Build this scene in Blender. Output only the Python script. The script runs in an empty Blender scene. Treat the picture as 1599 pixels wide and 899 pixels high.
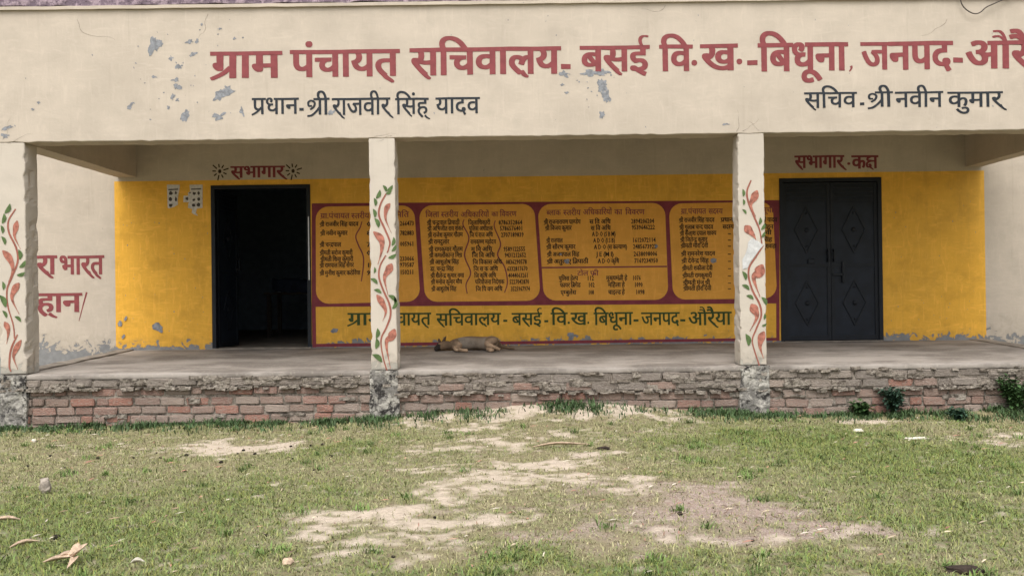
import bpy, bmesh, math, random
import numpy as np
from mathutils import Vector, Matrix, noise as mnoise
SC = bpy.context.scene
C = SC.collection
R = math.radians
random.seed(7)
# ------------------------------------------------------------------ camera
F, CD, CH, ROLL, HOR = 1400.0, 9.0, 1.285, 0.0125, 455.0      # focal px, distance to facade, eye height, roll, horizon row
cam = bpy.data.cameras.new('camera'); cam_o = bpy.data.objects.new('camera', cam); C.objects.link(cam_o)
cam.sensor_width = 36; cam.lens = 36*F/1599; cam.clip_end = 2000
cam_o.matrix_world = Matrix.Translation((0, -CD, CH)) @ Matrix.Rotation(math.pi/2+5.5/F, 4, 'X') @ Matrix.Rotation(-ROLL, 4, 'Z')
SC.camera = cam_o
# ------------------------------------------------------------------ sky, sun, exposure
SUN_EL, SUN_AZ = 60, 195            # overcast: weak, very soft sun from the front-left, high
w = bpy.data.worlds.new('World'); SC.world = w; w.use_nodes = True
wn = w.node_tree; wn.nodes.clear()
sky = wn.nodes.new('ShaderNodeTexSky'); sky.sky_type = 'NISHITA'; sky.sun_disc = False
sky.sun_elevation = R(SUN_EL); sky.sun_rotation = R(SUN_AZ); sky.dust_density = 5; sky.air_density = 1.0; sky.ozone_density = 1.0
hs = wn.nodes.new('ShaderNodeHueSaturation'); hs.inputs['Saturation'].default_value = 0.22
bg = wn.nodes.new('ShaderNodeBackground'); bg.inputs['Strength'].default_value = 0.15
wo = wn.nodes.new('ShaderNodeOutputWorld')
wn.links.new(sky.outputs[0], hs.inputs['Color']); wn.links.new(hs.outputs[0], bg.inputs['Color']); wn.links.new(bg.outputs[0], wo.inputs[0])
sl = bpy.data.lights.new('sun', 'SUN'); sl.energy = .78; sl.angle = R(40); sl.color = (1.0, .95, .87)
so = bpy.data.objects.new('sun', sl); C.objects.link(so)
az, el = R(SUN_AZ), R(SUN_EL)
sd = Vector((math.sin(az)*math.cos(el), math.cos(az)*math.cos(el), math.sin(el)))     # direction to the sun
so.rotation_euler = sd.to_track_quat('Z', 'Y').to_euler(); so.location = sd*30
vs = SC.view_settings; vs.view_transform = 'Standard'; vs.look = 'None'; vs.gamma = 1; vs.use_curve_mapping = False
vs.exposure = 0.88
# ------------------------------------------------------------------ pixel -> place
def derot(x, y): return x - ROLL*(y-450), y + ROLL*(x-800)
def P(x, y, py):                     # photo pixel on the upright plane at depth py -> (X, Z)
    x, y = derot(x, y); d = (CD+py)/F
    return (x-800)*d, CH-(y-HOR)*d
def G(x, y):                         # photo pixel on the ground -> (X, Y)
    x, y = derot(x, y); d = CH*F/(y-HOR)
    return (x-800)*d/F, d-CD
YB = 2.7                             # depth of the hall's front wall; facade at 0
# ------------------------------------------------------------------ materials
def nd(t, typ, **kw):
    n = t.nodes.new(typ)
    for k, v in kw.items(): setattr(n, k, v)
    return n
def mth(t, op, a, b=None, clamp=False):
    n = nd(t, 'ShaderNodeMath', operation=op, use_clamp=clamp)
    for i, v in enumerate((a, b)):
        if v is None: continue
        if isinstance(v, (int, float)): n.inputs[i].default_value = v
        else: t.links.new(v, n.inputs[i])
    return n.outputs[0]
def nz(t, co, scale, detail=4, rough=.55, dist=0):
    n = nd(t, 'ShaderNodeTexNoise'); n.inputs['Scale'].default_value = scale; n.inputs['Detail'].default_value = detail
    n.inputs['Roughness'].default_value = rough; n.inputs['Distortion'].default_value = dist
    t.links.new(co, n.inputs['Vector']); return n.outputs['Fac']
def mixc(t, f, a, b):
    n = nd(t, 'ShaderNodeMix', data_type='RGBA')
    for s, v in ((n.inputs[0], f), (n.inputs[6], a), (n.inputs[7], b)):
        if isinstance(v, (int, float)): s.default_value = v
        elif isinstance(v, tuple): s.default_value = (*v, 1) if len(v) == 3 else v
        else: t.links.new(v, s)
    return n.outputs[2]
def sstep(t, v, a, b):
    n = nd(t, 'ShaderNodeMapRange', interpolation_type='SMOOTHSTEP'); t.links.new(v, n.inputs[0])
    n.inputs[1].default_value = a; n.inputs[2].default_value = b; return n.outputs[0]
def newmat(name):
    m = bpy.data.materials.new(name); m.use_nodes = True; t = m.node_tree
    b = t.nodes['Principled BSDF']; b.inputs['Specular IOR Level'].default_value = .25
    tc = nd(t, 'ShaderNodeTexCoord'); return m, t, b, tc.outputs['Object']
def bump(t, b, h, strength, dist=.01):
    n = nd(t, 'ShaderNodeBump'); n.inputs['Strength'].default_value = strength; n.inputs['Distance'].default_value = dist
    t.links.new(h, n.inputs['Height']); t.links.new(n.outputs[0], b.inputs['Normal'])
def scaled(t, co, s):
    n = nd(t, 'ShaderNodeMapping'); n.inputs['Scale'].default_value = s; t.links.new(co, n.inputs['Vector']); return n.outputs[0]
def plain(name, c, rough=.8, var=.12, scale=9, bs=.25, bscale=60, metal=0, rnd=0):
    m, t, b, co = newmat(name)
    c2 = tuple(v*(1-2*var) for v in c)
    f = nz(t, co, scale, 5)
    col = mixc(t, sstep(t, f, .3, .7), c, c2)
    if rnd:
        oi = nd(t, 'ShaderNodeObjectInfo'); hv = nd(t, 'ShaderNodeHueSaturation')
        t.links.new(col, hv.inputs['Color']); t.links.new(mth(t, 'MULTIPLY_ADD', oi.outputs['Random'], rnd), hv.inputs['Value'])
        hv.inputs['Value'].links[0].from_node.inputs[2].default_value = 1-rnd/2; col = hv.outputs[0]
    t.links.new(col, b.inputs['Base Color']); b.inputs['Roughness'].default_value = rough; b.inputs['Metallic'].default_value = metal
    bump(t, b, nz(t, co, bscale, 4), bs, .006); return m
def plaster(name, c, z0=None, zk=6.0, brush=0.0, dirt=(.30, .26, .21), patch=(.19, .19, .19), amt=1.0):
    """limewashed plaster: brush variation, soft stains, and flaked-off paint that follows rising damp up from z0"""
    m, t, b, co = newmat(name)
    big = nz(t, co, .9, 3); mid = nz(t, scaled(t, co, (2.0, 2.0, 3.2)), 1.3, 6, .6); fine = nz(t, co, 45, 4)
    col = mixc(t, sstep(t, mid, .35, .75), c, tuple(v*.90 for v in c))
    if brush:                                     # crossing brush marks, thin and thick coats
        br = mth(t, 'MAXIMUM', nz(t, scaled(t, co, (7, 7, 1.2)), 3, 4, .6, 1.2), nz(t, scaled(t, co, (1.4, 1.4, 6)), 3, 4, .6, 1.2))
        col = mixc(t, mth(t, 'MULTIPLY', sstep(t, br, .50, .74), brush), col, tuple(min(1, v*1.25+.03) for v in c))
        col = mixc(t, mth(t, 'MULTIPLY', sstep(t, nz(t, co, 3.3, 5, .65), .48, .7), brush), col, tuple(v*.68 for v in c))
    col = mixc(t, mth(t, 'MULTIPLY', sstep(t, big, .45, .75), .28*amt), col, dirt)
    strk = nz(t, scaled(t, co, (9, 9, .5)), 2.2, 4)
    col = mixc(t, mth(t, 'MULTIPLY', sstep(t, strk, .56, .8), .22*amt), col, dirt)
    col = mixc(t, mth(t, 'MULTIPLY', sstep(t, fine, .6, .8), .12), col, dirt)
    sp = sstep(t, nz(t, co, 13, 3, .6), .735, .75)
    h = mth(t, 'ADD', mth(t, 'MULTIPLY', mid, .55), mth(t, 'MULTIPLY', fine, .3))
    if z0 is not None:
        sx = nd(t, 'ShaderNodeSeparateXYZ'); t.links.new(co, sx.inputs[0])
        low = mth(t, 'MULTIPLY', mth(t, 'SUBTRACT', sx.outputs[2], z0), zk)
        n2 = mth(t, 'ADD', mth(t, 'MULTIPLY', nz(t, co, 9, 5, .62, .8), 2.6), mth(t, 'MULTIPLY', nz(t, co, 1.6, 2), 1.0)); n2 = mth(t, 'SUBTRACT', n2, .6)
        msk = sstep(t, mth(t, 'SUBTRACT', n2, low), 1.20, 1.25)
        wet = sstep(t, mth(t, 'SUBTRACT', n2, low), .5, 1.3)
        col = mixc(t, mth(t, 'MULTIPLY', wet, .35), col, dirt)
        col = mixc(t, msk, col, mixc(t, nz(t, co, 14, 4), tuple(v*.7 for v in patch), tuple(min(1, v*1.5) for v in patch)))
        h = mth(t, 'SUBTRACT', h, mth(t, 'MULTIPLY', msk, .8))
    col = mixc(t, mth(t, 'MULTIPLY', sp, .5*amt), col, patch)
    t.links.new(col, b.inputs['Base Color']); b.inputs['Roughness'].default_value = .88
    bump(t, b, h, .5, .008); return m
M = {}
CREAM = (.49, .425, .35)
M['cream'] = plaster('cream_limewash', CREAM, brush=.22)
M['cream_damp'] = plaster('cream_limewash_damp', CREAM, z0=.67, zk=2.8, brush=.22)
M['pillar'] = plaster('pillar_limewash', (.51, .455, .385), z0=.56, zk=3.6, patch=(.3, .28, .24))
M['yellow'] = plaster('yellow_paint', (.76, .41, .055), z0=.64, zk=5.5, dirt=(.42, .25, .06), amt=.9, brush=.5)
M['board'] = plaster('yellow_board_paint', (.72, .345, .06), z0=.57, zk=12, dirt=(.45, .25, .06), amt=.5, brush=.3)
M['red'] = plain('brick_red_lettering_paint', (.235, .056, .060), .7, .1, 14)
M['maroon'] = plain('maroon_paint', (.22, .04, .052), .7, .12, 10)
M['ink'] = plain('blue_black_paint', (.022, .027, .035), .65, .1, 14)
M['brown_ink'] = plain('dark_brown_paint', (.04, .022, .014), .7, .1)
M['green_ink'] = plain('dark_green_paint', (.045, .075, .02), .7, .12)
M['coral'] = plain('coral_leaf_paint', (.44, .17, .12), .75, .3, 22)
M['stem'] = plain('russet_stem_paint', (.30, .105, .075), .75, .12, 14)
M['leaf_paint'] = plain('green_leaf_paint', (.10, .16, .055), .75, .2, 18)
M['bare'] = plain('bare_grey_plaster', (.27, .28, .30), .9, .2, 30, .6)
M['white_lime'] = plain('ceiling_limewash', (.70, .66, .58), .9, .1, 4)
M['white_patch'] = plain('white_filler', (.56, .56, .55), .9, .12, 18, .5)
M['cement'] = plain('cement_screed', (.27, .235, .195), .85, .22, 5, .5, 40)
M['steel'] = plain('blue_black_steel', (.011, .016, .026), .5, .25, 6, .15, 90)
M['steel2'] = plain('blue_black_steel_trim', (.010, .013, .019), .5, .2, 8, .1, 90)
M['shine'] = plain('door_edge_glint_paint', (.5, .5, .5), .4, .1, 20, .1, 90, metal=.6)  # pale colour standing in for skylight glinting on the dark door edge
M['paper'] = plain('poster_paper', (.66, .63, .60), .9, .12, 30)
M['print'] = plain('poster_print', (.09, .075, .07), .9, .2, 60)
M['room'] = plain('dim_room_wall', (.26, .33, .40), .9, .1)
M['wood'] = plain('dark_wood', (.05, .035, .025), .7, .2)
M['cloth'] = plain('dark_blue_cloth', (.03, .04, .07), .9, .2)
M['cable'] = plain('grey_cable', (.09, .075, .065), .7, .1)
def coping_mat():
    m, t, b, co = newmat('weathered_purple_coping')
    a = nz(t, co, 14, 5, .7); c = mixc(t, sstep(t, a, .42, .62), (.16, .12, .15), (.36, .28, .32))
    c = mixc(t, sstep(t, nz(t, co, 40, 4), .55, .7), c, (.07, .05, .07)); t.links.new(c, b.inputs['Base Color'])
    b.inputs['Roughness'].default_value = .95; bump(t, b, a, .9, .02); return m
M['coping'] = coping_mat()
def brick_mat(name, cement):
    m, t, b, co = newmat(name)
    oi = nd(t, 'ShaderNodeObjectInfo'); r = nd(t, 'ShaderNodeValToRGB'); t.links.new(oi.outputs['Random'], r.inputs[0])
    cols = ([(.28, .25, .22), (.32, .285, .25), (.26, .23, .20), (.34, .30, .26)] if cement else
            [(.35, .23, .19), (.37, .295, .25), (.40, .215, .165), (.36, .265, .22), (.33, .245, .205), (.41, .34, .29), (.38, .235, .19), (.34, .255, .21), (.38, .28, .235), (.36, .24, .195)])
    e = r.color_ramp.elements; r.color_ramp.interpolation = 'CONSTANT'
    while len(e) < len(cols): e.new(.5)
    for i, c in enumerate(cols): e[i].position = i/len(cols); e[i].color = (c[0]*.84, c[1]*.80, c[2]*.78, 1)
    va = nd(t, 'ShaderNodeVectorMath', operation='ADD'); cmb = nd(t, 'ShaderNodeCombineXYZ')
    t.links.new(mth(t, 'MULTIPLY', oi.outputs['Random'], 37.0), cmb.inputs[0]); t.links.new(co, va.inputs[0]); t.links.new(cmb.outputs[0], va.inputs[1])
    v = va.outputs[0]
    col = mixc(t, mth(t, 'MULTIPLY', sstep(t, nz(t, v, 9, 5, .65), .48, .68), .75), r.outputs[0], (.33, .295, .255))
    col = mixc(t, mth(t, 'MULTIPLY', sstep(t, nz(t, v, 34, 4, .7), .52, .72), .7), col, (.085, .07, .06))
    col = mixc(t, mth(t, 'MULTIPLY', sstep(t, nz(t, v, 22, 3), .62, .7), .5), col, (.46, .43, .38))
    t.links.new(col, b.inputs['Base Color']); b.inputs['Roughness'].default_value = .95
    bump(t, b, mth(t, 'ADD', nz(t, v, 30, 5, .7), mth(t, 'MULTIPLY', nz(t, v, 9, 3), 1.5)), .9, .012); return m
M['brick'] = brick_mat('weathered_brick', False)
M['cbrick'] = brick_mat('cement_smeared_brick', True)
def rough_mat(name, a, bcol, dark, sc=9):
    m, t, b, co = newmat(name)
    n = nz(t, co, sc, 6, .7, .6); col = mixc(t, sstep(t, n, .44, .58), a, bcol)
    col = mixc(t, sstep(t, nz(t, co, sc*2.2, 5, .7), .50, .60), col, dark)
    t.links.new(col, b.inputs['Base Color']); b.inputs['Roughness'].default_value = .95
    bump(t, b, mth(t, 'ADD', n, nz(t, co, sc*4, 4)), 1.0, .025); return m
M['mortar'] = rough_mat('crumbling_mortar', (.20, .17, .14), (.29, .255, .215), (.10, .083, .068))
M['pbase'] = rough_mat('mouldy_pillar_base', (.17, .16, .145), (.36, .34, .30), (.035, .032, .03), 6)
# ------------------------------------------------------------------ mesh helpers
def mesh(name, vs_, fs, m, parent=None, smooth=False):
    me = bpy.data.meshes.new(name); me.from_pydata([tuple(v) for v in vs_], [], fs); me.update()
    for mm in (m if isinstance(m, (list, tuple)) else [m]): me.materials.append(mm)
    if smooth: me.polygons.foreach_set('use_smooth', [True]*len(me.polygons))
    o = bpy.data.objects.new(name, me); C.objects.link(o)
    if parent: o.parent = parent
    return o
def empty(name, loc=(0, 0, 0)):
    o = bpy.data.objects.new(name, None); C.objects.link(o); o.location = loc; o.empty_display_size = .2; return o
def tag(o, label=None, cat=None, group=None, kind=None):
    if label: o['label'] = label
    if cat: o['category'] = cat
    if group: o['group'] = group
    if kind: o['kind'] = kind
    return o
def boxgeo(x0, x1, y0, y1, z0, z1, n=(1, 1, 1), amp=0, freq=3.0, seed=0, V=None, Fc=None):
    """box with shared verts on a grid, surface pushed about by noise"""
    V = [] if V is None else V; Fc = [] if Fc is None else Fc
    idx = {}; nx, ny, nz_ = n
    def vid(i, j, k):
        if (i, j, k) not in idx:
            p = Vector((x0+(x1-x0)*i/nx, y0+(y1-y0)*j/ny, z0+(z1-z0)*k/nz_))
            if amp:
                q = mnoise.noise_vector(p*freq+Vector((seed*7.3, seed*3.1, seed))) + .5*mnoise.noise_vector(p*freq*3.1+Vector((seed, 9, 4)))
                p = p+q*amp
            idx[(i, j, k)] = len(V); V.append(p)
        return idx[(i, j, k)]
    for i in range(nx):
        for j in range(ny):
            Fc.append((vid(i, j, 0), vid(i, j+1, 0), vid(i+1, j+1, 0), vid(i+1, j, 0)))
            Fc.append((vid(i, j, nz_), vid(i+1, j, nz_), vid(i+1, j+1, nz_), vid(i, j+1, nz_)))
    for i in range(nx):
        for k in range(nz_):
            Fc.append((vid(i, 0, k), vid(i+1, 0, k), vid(i+1, 0, k+1), vid(i, 0, k+1)))
            Fc.append((vid(i, ny, k), vid(i, ny, k+1), vid(i+1, ny, k+1), vid(i+1, ny, k)))
    for j in range(ny):
        for k in range(nz_):
            Fc.append((vid(0, j, k), vid(0, j, k+1), vid(0, j+1, k+1), vid(0, j+1, k)))
            Fc.append((vid(nx, j, k), vid(nx, j+1, k), vid(nx, j+1, k+1), vid(nx, j, k+1)))
    return V, Fc
def box(name, b, m, parent=None, n=(1, 1, 1), amp=0, freq=3.0, seed=0):
    V, Fc = boxgeo(*b, n=n, amp=amp, freq=freq, seed=seed); return mesh(name, V, Fc, m, parent)
def bevel(o, wdt=.006, seg=2):
    md = o.modifiers.new('b', 'BEVEL'); md.width = wdt; md.segments = seg; md.limit_method = 'ANGLE'; return o
def catmull(pts, k=6):
    pts = [Vector(p) for p in pts]; q = [pts[0]*2-pts[1]]+pts+[pts[-1]*2-pts[-2]]; out = []
    for i in range(1, len(q)-2):
        for s in range(k):
            t = s/k; a, b, c, d = q[i-1], q[i], q[i+1], q[i+2]
            out.append(.5*((2*b)+(c-a)*t+(2*a-5*b+4*c-d)*t*t+(3*b-a-3*c+d)*t**3))
    out.append(pts[-1]); return out
class Paint:
    """flat brushwork in an X-Z plane, each stroke a hair (0.3 mm steps) in front of the last"""
    def __init__(s, y): s.y = y; s.V = []; s.F = []; s.k = 0
    def lift(s): s.k = (s.k+1) % 6; return s.y-.0008-.00015*s.k
    def poly(s, pts, y=None):
        y = s.lift() if y is None else y; n = len(s.V)
        s.V += [(p[0], y, p[1]) for p in pts]
        a = sum(pts[i][0]*pts[(i+1) % len(pts)][1]-pts[(i+1) % len(pts)][0]*pts[i][1] for i in range(len(pts)))
        f = list(range(n, n+len(pts))); s.F.append(f if a > 0 else f[::-1])
    def ribbon(s, pts, w, k=6, y=None):
        p = catmull([(a, b) for a, b in pts], k) if len(pts) > 2 else [Vector(q) for q in pts]
        y = s.lift() if y is None else y; n = len(s.V); N = len(p)
        for i, q in enumerate(p):
            d = (p[min(i+1, N-1)]-p[max(i-1, 0)]).normalized(); nrm = Vector((-d.y, d.x))
            ww = (w(i/(N-1)) if callable(w) else w)/2
            s.V += [(q.x+nrm.x*ww, y, q.y+nrm.y*ww), (q.x-nrm.x*ww, y, q.y-nrm.y*ww)]
        for i in range(N-1): s.F.append((n+2*i, n+2*i+1, n+2*i+3, n+2*i+2))
    def blob(s, x, z, rx, rz, rot=0, jag=.25, n=14, seed=None):
        rr = random.Random(seed if seed is not None else random.random()); pts = []; ph = rr.uniform(0, 90)
        for i in range(n):
            a = 2*math.pi*i/n; r = 1+jag*1.5*mnoise.noise(Vector((math.cos(a)*1.2+ph, math.sin(a)*1.2, 0)))+jag*.7*mnoise.noise(Vector((math.cos(a)*3.5+ph, math.sin(a)*3.5, 5)))
            u, v = rx*r*math.cos(a), rz*r*math.sin(a)
            pts.append((x+u*math.cos(rot)-v*math.sin(rot), z+u*math.sin(rot)+v*math.cos(rot)))
        s.poly(pts, s.y-.0006-.0010*rr.random() if seed is not None else None)
    def build(s, name, m, parent): return mesh(name, s.V, s.F, m, parent)
# ------------------------------------------------------------------ Devanagari lettering, glyph by glyph (no shaping engine in Blender)
GC = {}
def raw(ch, off, res):
    k = (ch, off, res)
    if k in GC: return GC[k]
    if ch == 'ज' and off > .006: GC[k] = raw(ch, .006, res); return GC[k]
    if ch in 'भश' and off > .012: GC[k] = raw(ch, .012, res); return GC[k]
    c = bpy.data.curves.new('g', 'FONT'); o = bpy.data.objects.new('g', c); C.objects.link(o)
    c.resolution_u = res; c.body = ch+'I'; bpy.context.view_layer.update()
    mx = max(v.co.x for v in o.to_mesh().vertices)
    c.body = 'I'; bpy.context.view_layer.update(); mi = max(v.co.x for v in o.to_mesh().vertices)
    adv = mx-mi if ch not in 'ि' else .273
    c.body = ch; c.offset = off; bpy.context.view_layer.update(); me = o.to_mesh()
    vs_ = [(v.co.x, v.co.y) for v in me.vertices]; fs = [tuple(p.vertices) for p in me.polygons]
    o.to_mesh_clear(); bpy.data.objects.remove(o); bpy.data.curves.remove(c)
    GC[k] = (vs_, fs, adv); return GC[k]
def half(ch, off, res):
    k = (ch+'half', off, res)
    if k in GC: return GC[k]
    vs_, fs, adv = raw(ch, off, res); bm = bmesh.new()
    bv = [bm.verts.new((x, y, 0)) for x, y in vs_]
    for f in fs:
        try: bm.faces.new([bv[i] for i in f])
        except ValueError: pass
    cut = adv-.185
    bmesh.ops.bisect_plane(bm, geom=bm.verts[:]+bm.edges[:]+bm.faces[:], plane_co=(cut, 0, 0), plane_no=(1, 0, 0), clear_outer=True)
    bm.verts.index_update()
    GC[k] = ([(v.co.x, v.co.y) for v in bm.verts], [tuple(v.index for v in f.verts) for f in bm.faces], cut-.005); bm.free(); return GC[k]
HC, TOPS = 0.622, .622
CONS = set('कखगघचछजझटठडढणतथदधनपफबभमयरलवशषसह')
def rib2(pts, w0, w1, k=5):
    p = catmull(pts, k) if len(pts) > 2 else [Vector(q) for q in pts]; V = []; Fc = []; N = len(p)
    for i, q in enumerate(p):
        d = (p[min(i+1, N-1)]-p[max(i-1, 0)]).normalized(); ww = (w0+(w1-w0)*i/(N-1))/2
        V += [(q.x-d.y*ww, q.y+d.x*ww), (q.x+d.y*ww, q.y-d.x*ww)]
    for i in range(N-1): Fc.append((2*i, 2*i+1, 2*i+3, 2*i+2))
    return V, Fc
TAIL = {'र': ([(.33, .08), (.40, -.02), (.50, -.10), (.56, -.13)], .5), 'स': ([(.29, .08), (.37, -.02), (.46, -.09)], .5), 'त': ([(.20, .06), (.28, -.04), (.40, -.12), (.44, -.16)], .45), 'ह': ([(.38, -.06), (.48, -.14), (.60, -.19)], .5), 'ल': ([(.32, .05), (.40, -.04), (.47, -.08)], .5)}
def layout(s, off, res, tails):
    """-> list of (verts, faces, x offset, layer), total width in em"""
    cl = []; i = 0                   # clusters: [list of (kind, ch)]
    while i < len(s):
        ch = s[i]; cur = []
        if ch in CONS:
            while i+2 < len(s)+0 and i+1 < len(s) and s[i+1] == '्' and i+2 < len(s) and s[i+2] in CONS:
                if s[i] == 'श' and s[i+2] == 'र': cur.append(('shra', '')); i += 2; break
                if s[i+2] == 'र': cur.append(('ra', s[i])); i += 2; break
                if s[i] == 'क' and s[i+2] == 'ष': cur.append(('ksha', '')); i += 2; break
                if s[i] == 'र': pass
                else: cur.append(('half', s[i]))
                i += 2
            if not (cur and cur[-1][0] in ('ra', 'ksha', 'shra')): cur.append(('g', s[i]))
            i += 1
            while i < len(s) and s[i] in 'ािीुूृेैोौंँः्':
                if s[i] == 'ि': cur.insert(0, ('g', 'ि'))
                else: cur.append(('g', s[i]))
                i += 1
        else: cur.append(('g', ch)); i += 1
        cl.append(cur)
    out = []; x = 0; sw = .075+2*off; lay = 0; nb = 0
    for cur in cl:
        for kind, ch in cur:
            lay += 1
            if ch == ' ' and kind == 'g': x += .22; continue
            if kind == 'half': v, f, a = half(ch, off, res)
            elif kind == 'shra':
                a = .60
                for q, (pts, w0, w1) in enumerate([([(.24, .585), (a+.03, .585)], sw, sw), ([(.49, .6), (.49, 0)], sw, sw), ([(.16, .33), (.04, .34), (.03, .47), (.15, .53), (.28, .45), (.24, .30), (.10, .20)], sw*.8, sw*.8),
                        ([(.49, .30), (.34, .12), (.16, -.02), (-.02, -.05)], sw*.85, sw*.85)]):
                    vv, ff = rib2(pts, w0, w1); out.append((vv, ff, x, q))
                x += a; continue
            elif kind == 'ksha':
                a = .66; dn = a-.12
                for q, (pts, w0, w1) in enumerate([([(-.02, .585), (a+.03, .585)], sw, sw), ([(dn, .6), (dn, 0)], sw, sw),
                        ([(.30, .58), (.12, .50), (.12, .40), (.30, .38)], sw*.9, sw*.8), ([(.30, .38), (.08, .26), (.10, .08), (.27, .10), (.24, .2), (.18, .15)], sw*.8, sw*.8),
                        ([(.25, .06), (.42, -.06)], sw*.7, sw*.4), ([(.28, .36), (dn, .36)], sw*.8, sw*.8)]):
                    vv, ff = rib2(pts, w0, w1); out.append((vv, ff, x, q % 7))
                x += a; continue
            else: v, f, a = raw(ch, off, res)
            mark = ch in 'ुूृेैंँ्' and kind == 'g'
            nb += 0 if mark else 1; out.append((v, f, x, 5 if mark else (4 if ch in 'ीिोौ' else nb % 4)))
            if kind == 'ra':
                vv, ff = rib2([(a-.17, .26), (a-.34, .10), (a-.58, -.03)], sw*.8, sw*.75); out.append((vv, ff, x, 6))
            if tails and kind == 'g' and ch in TAIL:
                tp, t1 = TAIL[ch]; vv, ff = rib2(tp, sw*.95, sw*t1); out.append((vv, ff, x, 6))
            x += a
    return out, x
def write(pt, s, x0, x1, yt, yb, py, off=.012, res=3, tails=False, shear=0.0, jit=.006, nib=0):
    """paint string s so that it spans photo columns x0..x1, headline row yt, foot row yb, on the plane at depth py"""
    xm = (x0+x1)/2; L, Zt = P(x0, (yt+yb)/2, py)[0], P(xm, yt, py)[1]; Rr, Zb = P(x1, (yt+yb)/2, py)[0], P(xm, yb, py)[1]
    out, wd = layout(s, off, res, tails)
    if wd <= 0: return
    sx, sz = (Rr-L)/wd, (Zt-Zb)/HC; ph = random.uniform(0, 50)
    if nib: out = [(v, f, x+dx, lay+7*q) for v, f, x, lay in out for q, dx in enumerate((0, -nib, nib))]; wd += nib
    for v, f, x, lay in out:
        n = len(pt.V); y = pt.y-.0006-.0001*lay
        for a, b in v:
            X, Z = L+(a+x+shear*b)*sx, Zb+b*sz
            q = mnoise.noise_vector(Vector(((a+x)*2.3+ph, b*2.3, 3)))
            pt.V.append((X+q.x*jit*sx, y, Z+q.y*jit*2*sz))
        pt.F += [tuple(n+i for i in ff) for ff in f]
# ================================================================== GROUND
def vnoise(x, y, seed):
    xi = np.floor(x).astype(np.int64); yi = np.floor(y).astype(np.int64); fx = x-xi; fy = y-yi
    fx = fx*fx*(3-2*fx); fy = fy*fy*(3-2*fy)
    def h(a, b):
        n = (a*374761393+b*668265263+seed*1442695041) & 0x7fffffff
        n = ((n ^ (n >> 13))*1274126177) & 0x7fffffff
        return ((n ^ (n >> 16)) & 0xffff)/65535.0
    return (h(xi, yi)*(1-fx)+h(xi+1, yi)*fx)*(1-fy)+(h(xi, yi+1)*(1-fx)+h(xi+1, yi+1)*fx)*fy
def fbm(x, y, s, seed, o=4):
    r = 0; a = .5; t = 0
    for i in range(o): r = r+a*vnoise(x*s, y*s, seed+i); t += a; a *= .55; s *= 2.1
    return r/t
def blobs(X, Y, lst):
    r = np.zeros_like(X); X2 = X+(fbm(X, Y, 2.6, 11)-.5)*1.5; Y2 = Y+(fbm(X, Y, 2.6, 23)-.5)*1.1
    for cx, cy, rx, ry, a in lst:
        gx, gy = G(cx, cy); wx = 1.12*rx*(gy+CD)/F; wy = abs(G(cx, cy-ry)[1]-G(cx, cy+ry)[1])/2
        r = np.maximum(r, a*np.exp(-(((X2-gx)/wx)**2+((Y2-gy)/wy)**2)))
    return r
DIRT = [(800, 690, 60, 9, .7), (740, 758, 70, 12, .9), (620, 838, 80, 14, .95), (850, 735, 60, 9, .9), (830, 655, 190, 15, 1.1), (960, 645, 80, 12, 1.2), (395, 697, 65, 13, 1.15), (870, 716, 70, 9, 1), (770, 738, 90, 13, 1.1), (700, 772, 80, 12, 1.05),
        (915, 750, 75, 10, 1.0), (660, 812, 90, 18, 1.2), (560, 862, 80, 14, .95), (1340, 656, 50, 6, .9), (1570, 684, 60, 12, .55), (1190, 838, 90, 12, .75),
        (1000, 762, 60, 9, .7), (480, 890, 70, 10, .5), (700, 700, 60, 8, .7), (250, 700, 120, 8, .35)]
BROWN = [(1050, 790, 150, 34, 1), (1200, 825, 150, 30, 1.1), (1060, 760, 110, 16, .9), (960, 850, 110, 22, .8), (800, 790, 60, 12, .6)]
GREEN = [(90, 840, 260, 75, 1.1), (330, 800, 200, 55, .7), (1420, 720, 220, 42, 1), (1460, 800, 160, 45, .8), (1250, 690, 170, 22, 1), (900, 892, 330, 16, .9), (1250, 892, 200, 14, 1), (560, 700, 90, 14, .5)]
def fields(X, Y):
    n = fbm(X, Y, 5.0, 5); n2 = fbm(X, Y, 16.0, 9, 3)
    d = np.clip((blobs(X, Y, DIRT)+(n-.5)*1.3+(n2-.5)*1.5-.24)/.62, 0, 1)
    b = np.clip((blobs(X, Y, BROWN)+(n-.5)*.6+(n2-.5)*.4-.30)/.55, 0, 1)
    g = np.clip(blobs(X, Y, GREEN)*.9+(n-.5)*.9+.27, 0, 1)
    return d, b, g
def gz(X, Y):
    Yp = np.minimum(Y, 0)
    z = .15*np.exp(-((X-.6)/1.5)**2)*np.exp(Yp/.8) + .04*np.exp(-((X-5.2)/1.0)**2)*np.exp(Yp/.6) - .03*np.exp(-((X+5.0)/1.4)**2)*np.exp(Yp/.8)
    near = np.exp(-(np.maximum(np.abs(X)-8, 0)/3)**2)
    return z+near*((fbm(X, Y, 1.3, 31)-.5)*.05+(fbm(X, Y, 7, 41)-.5)*.02)
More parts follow.
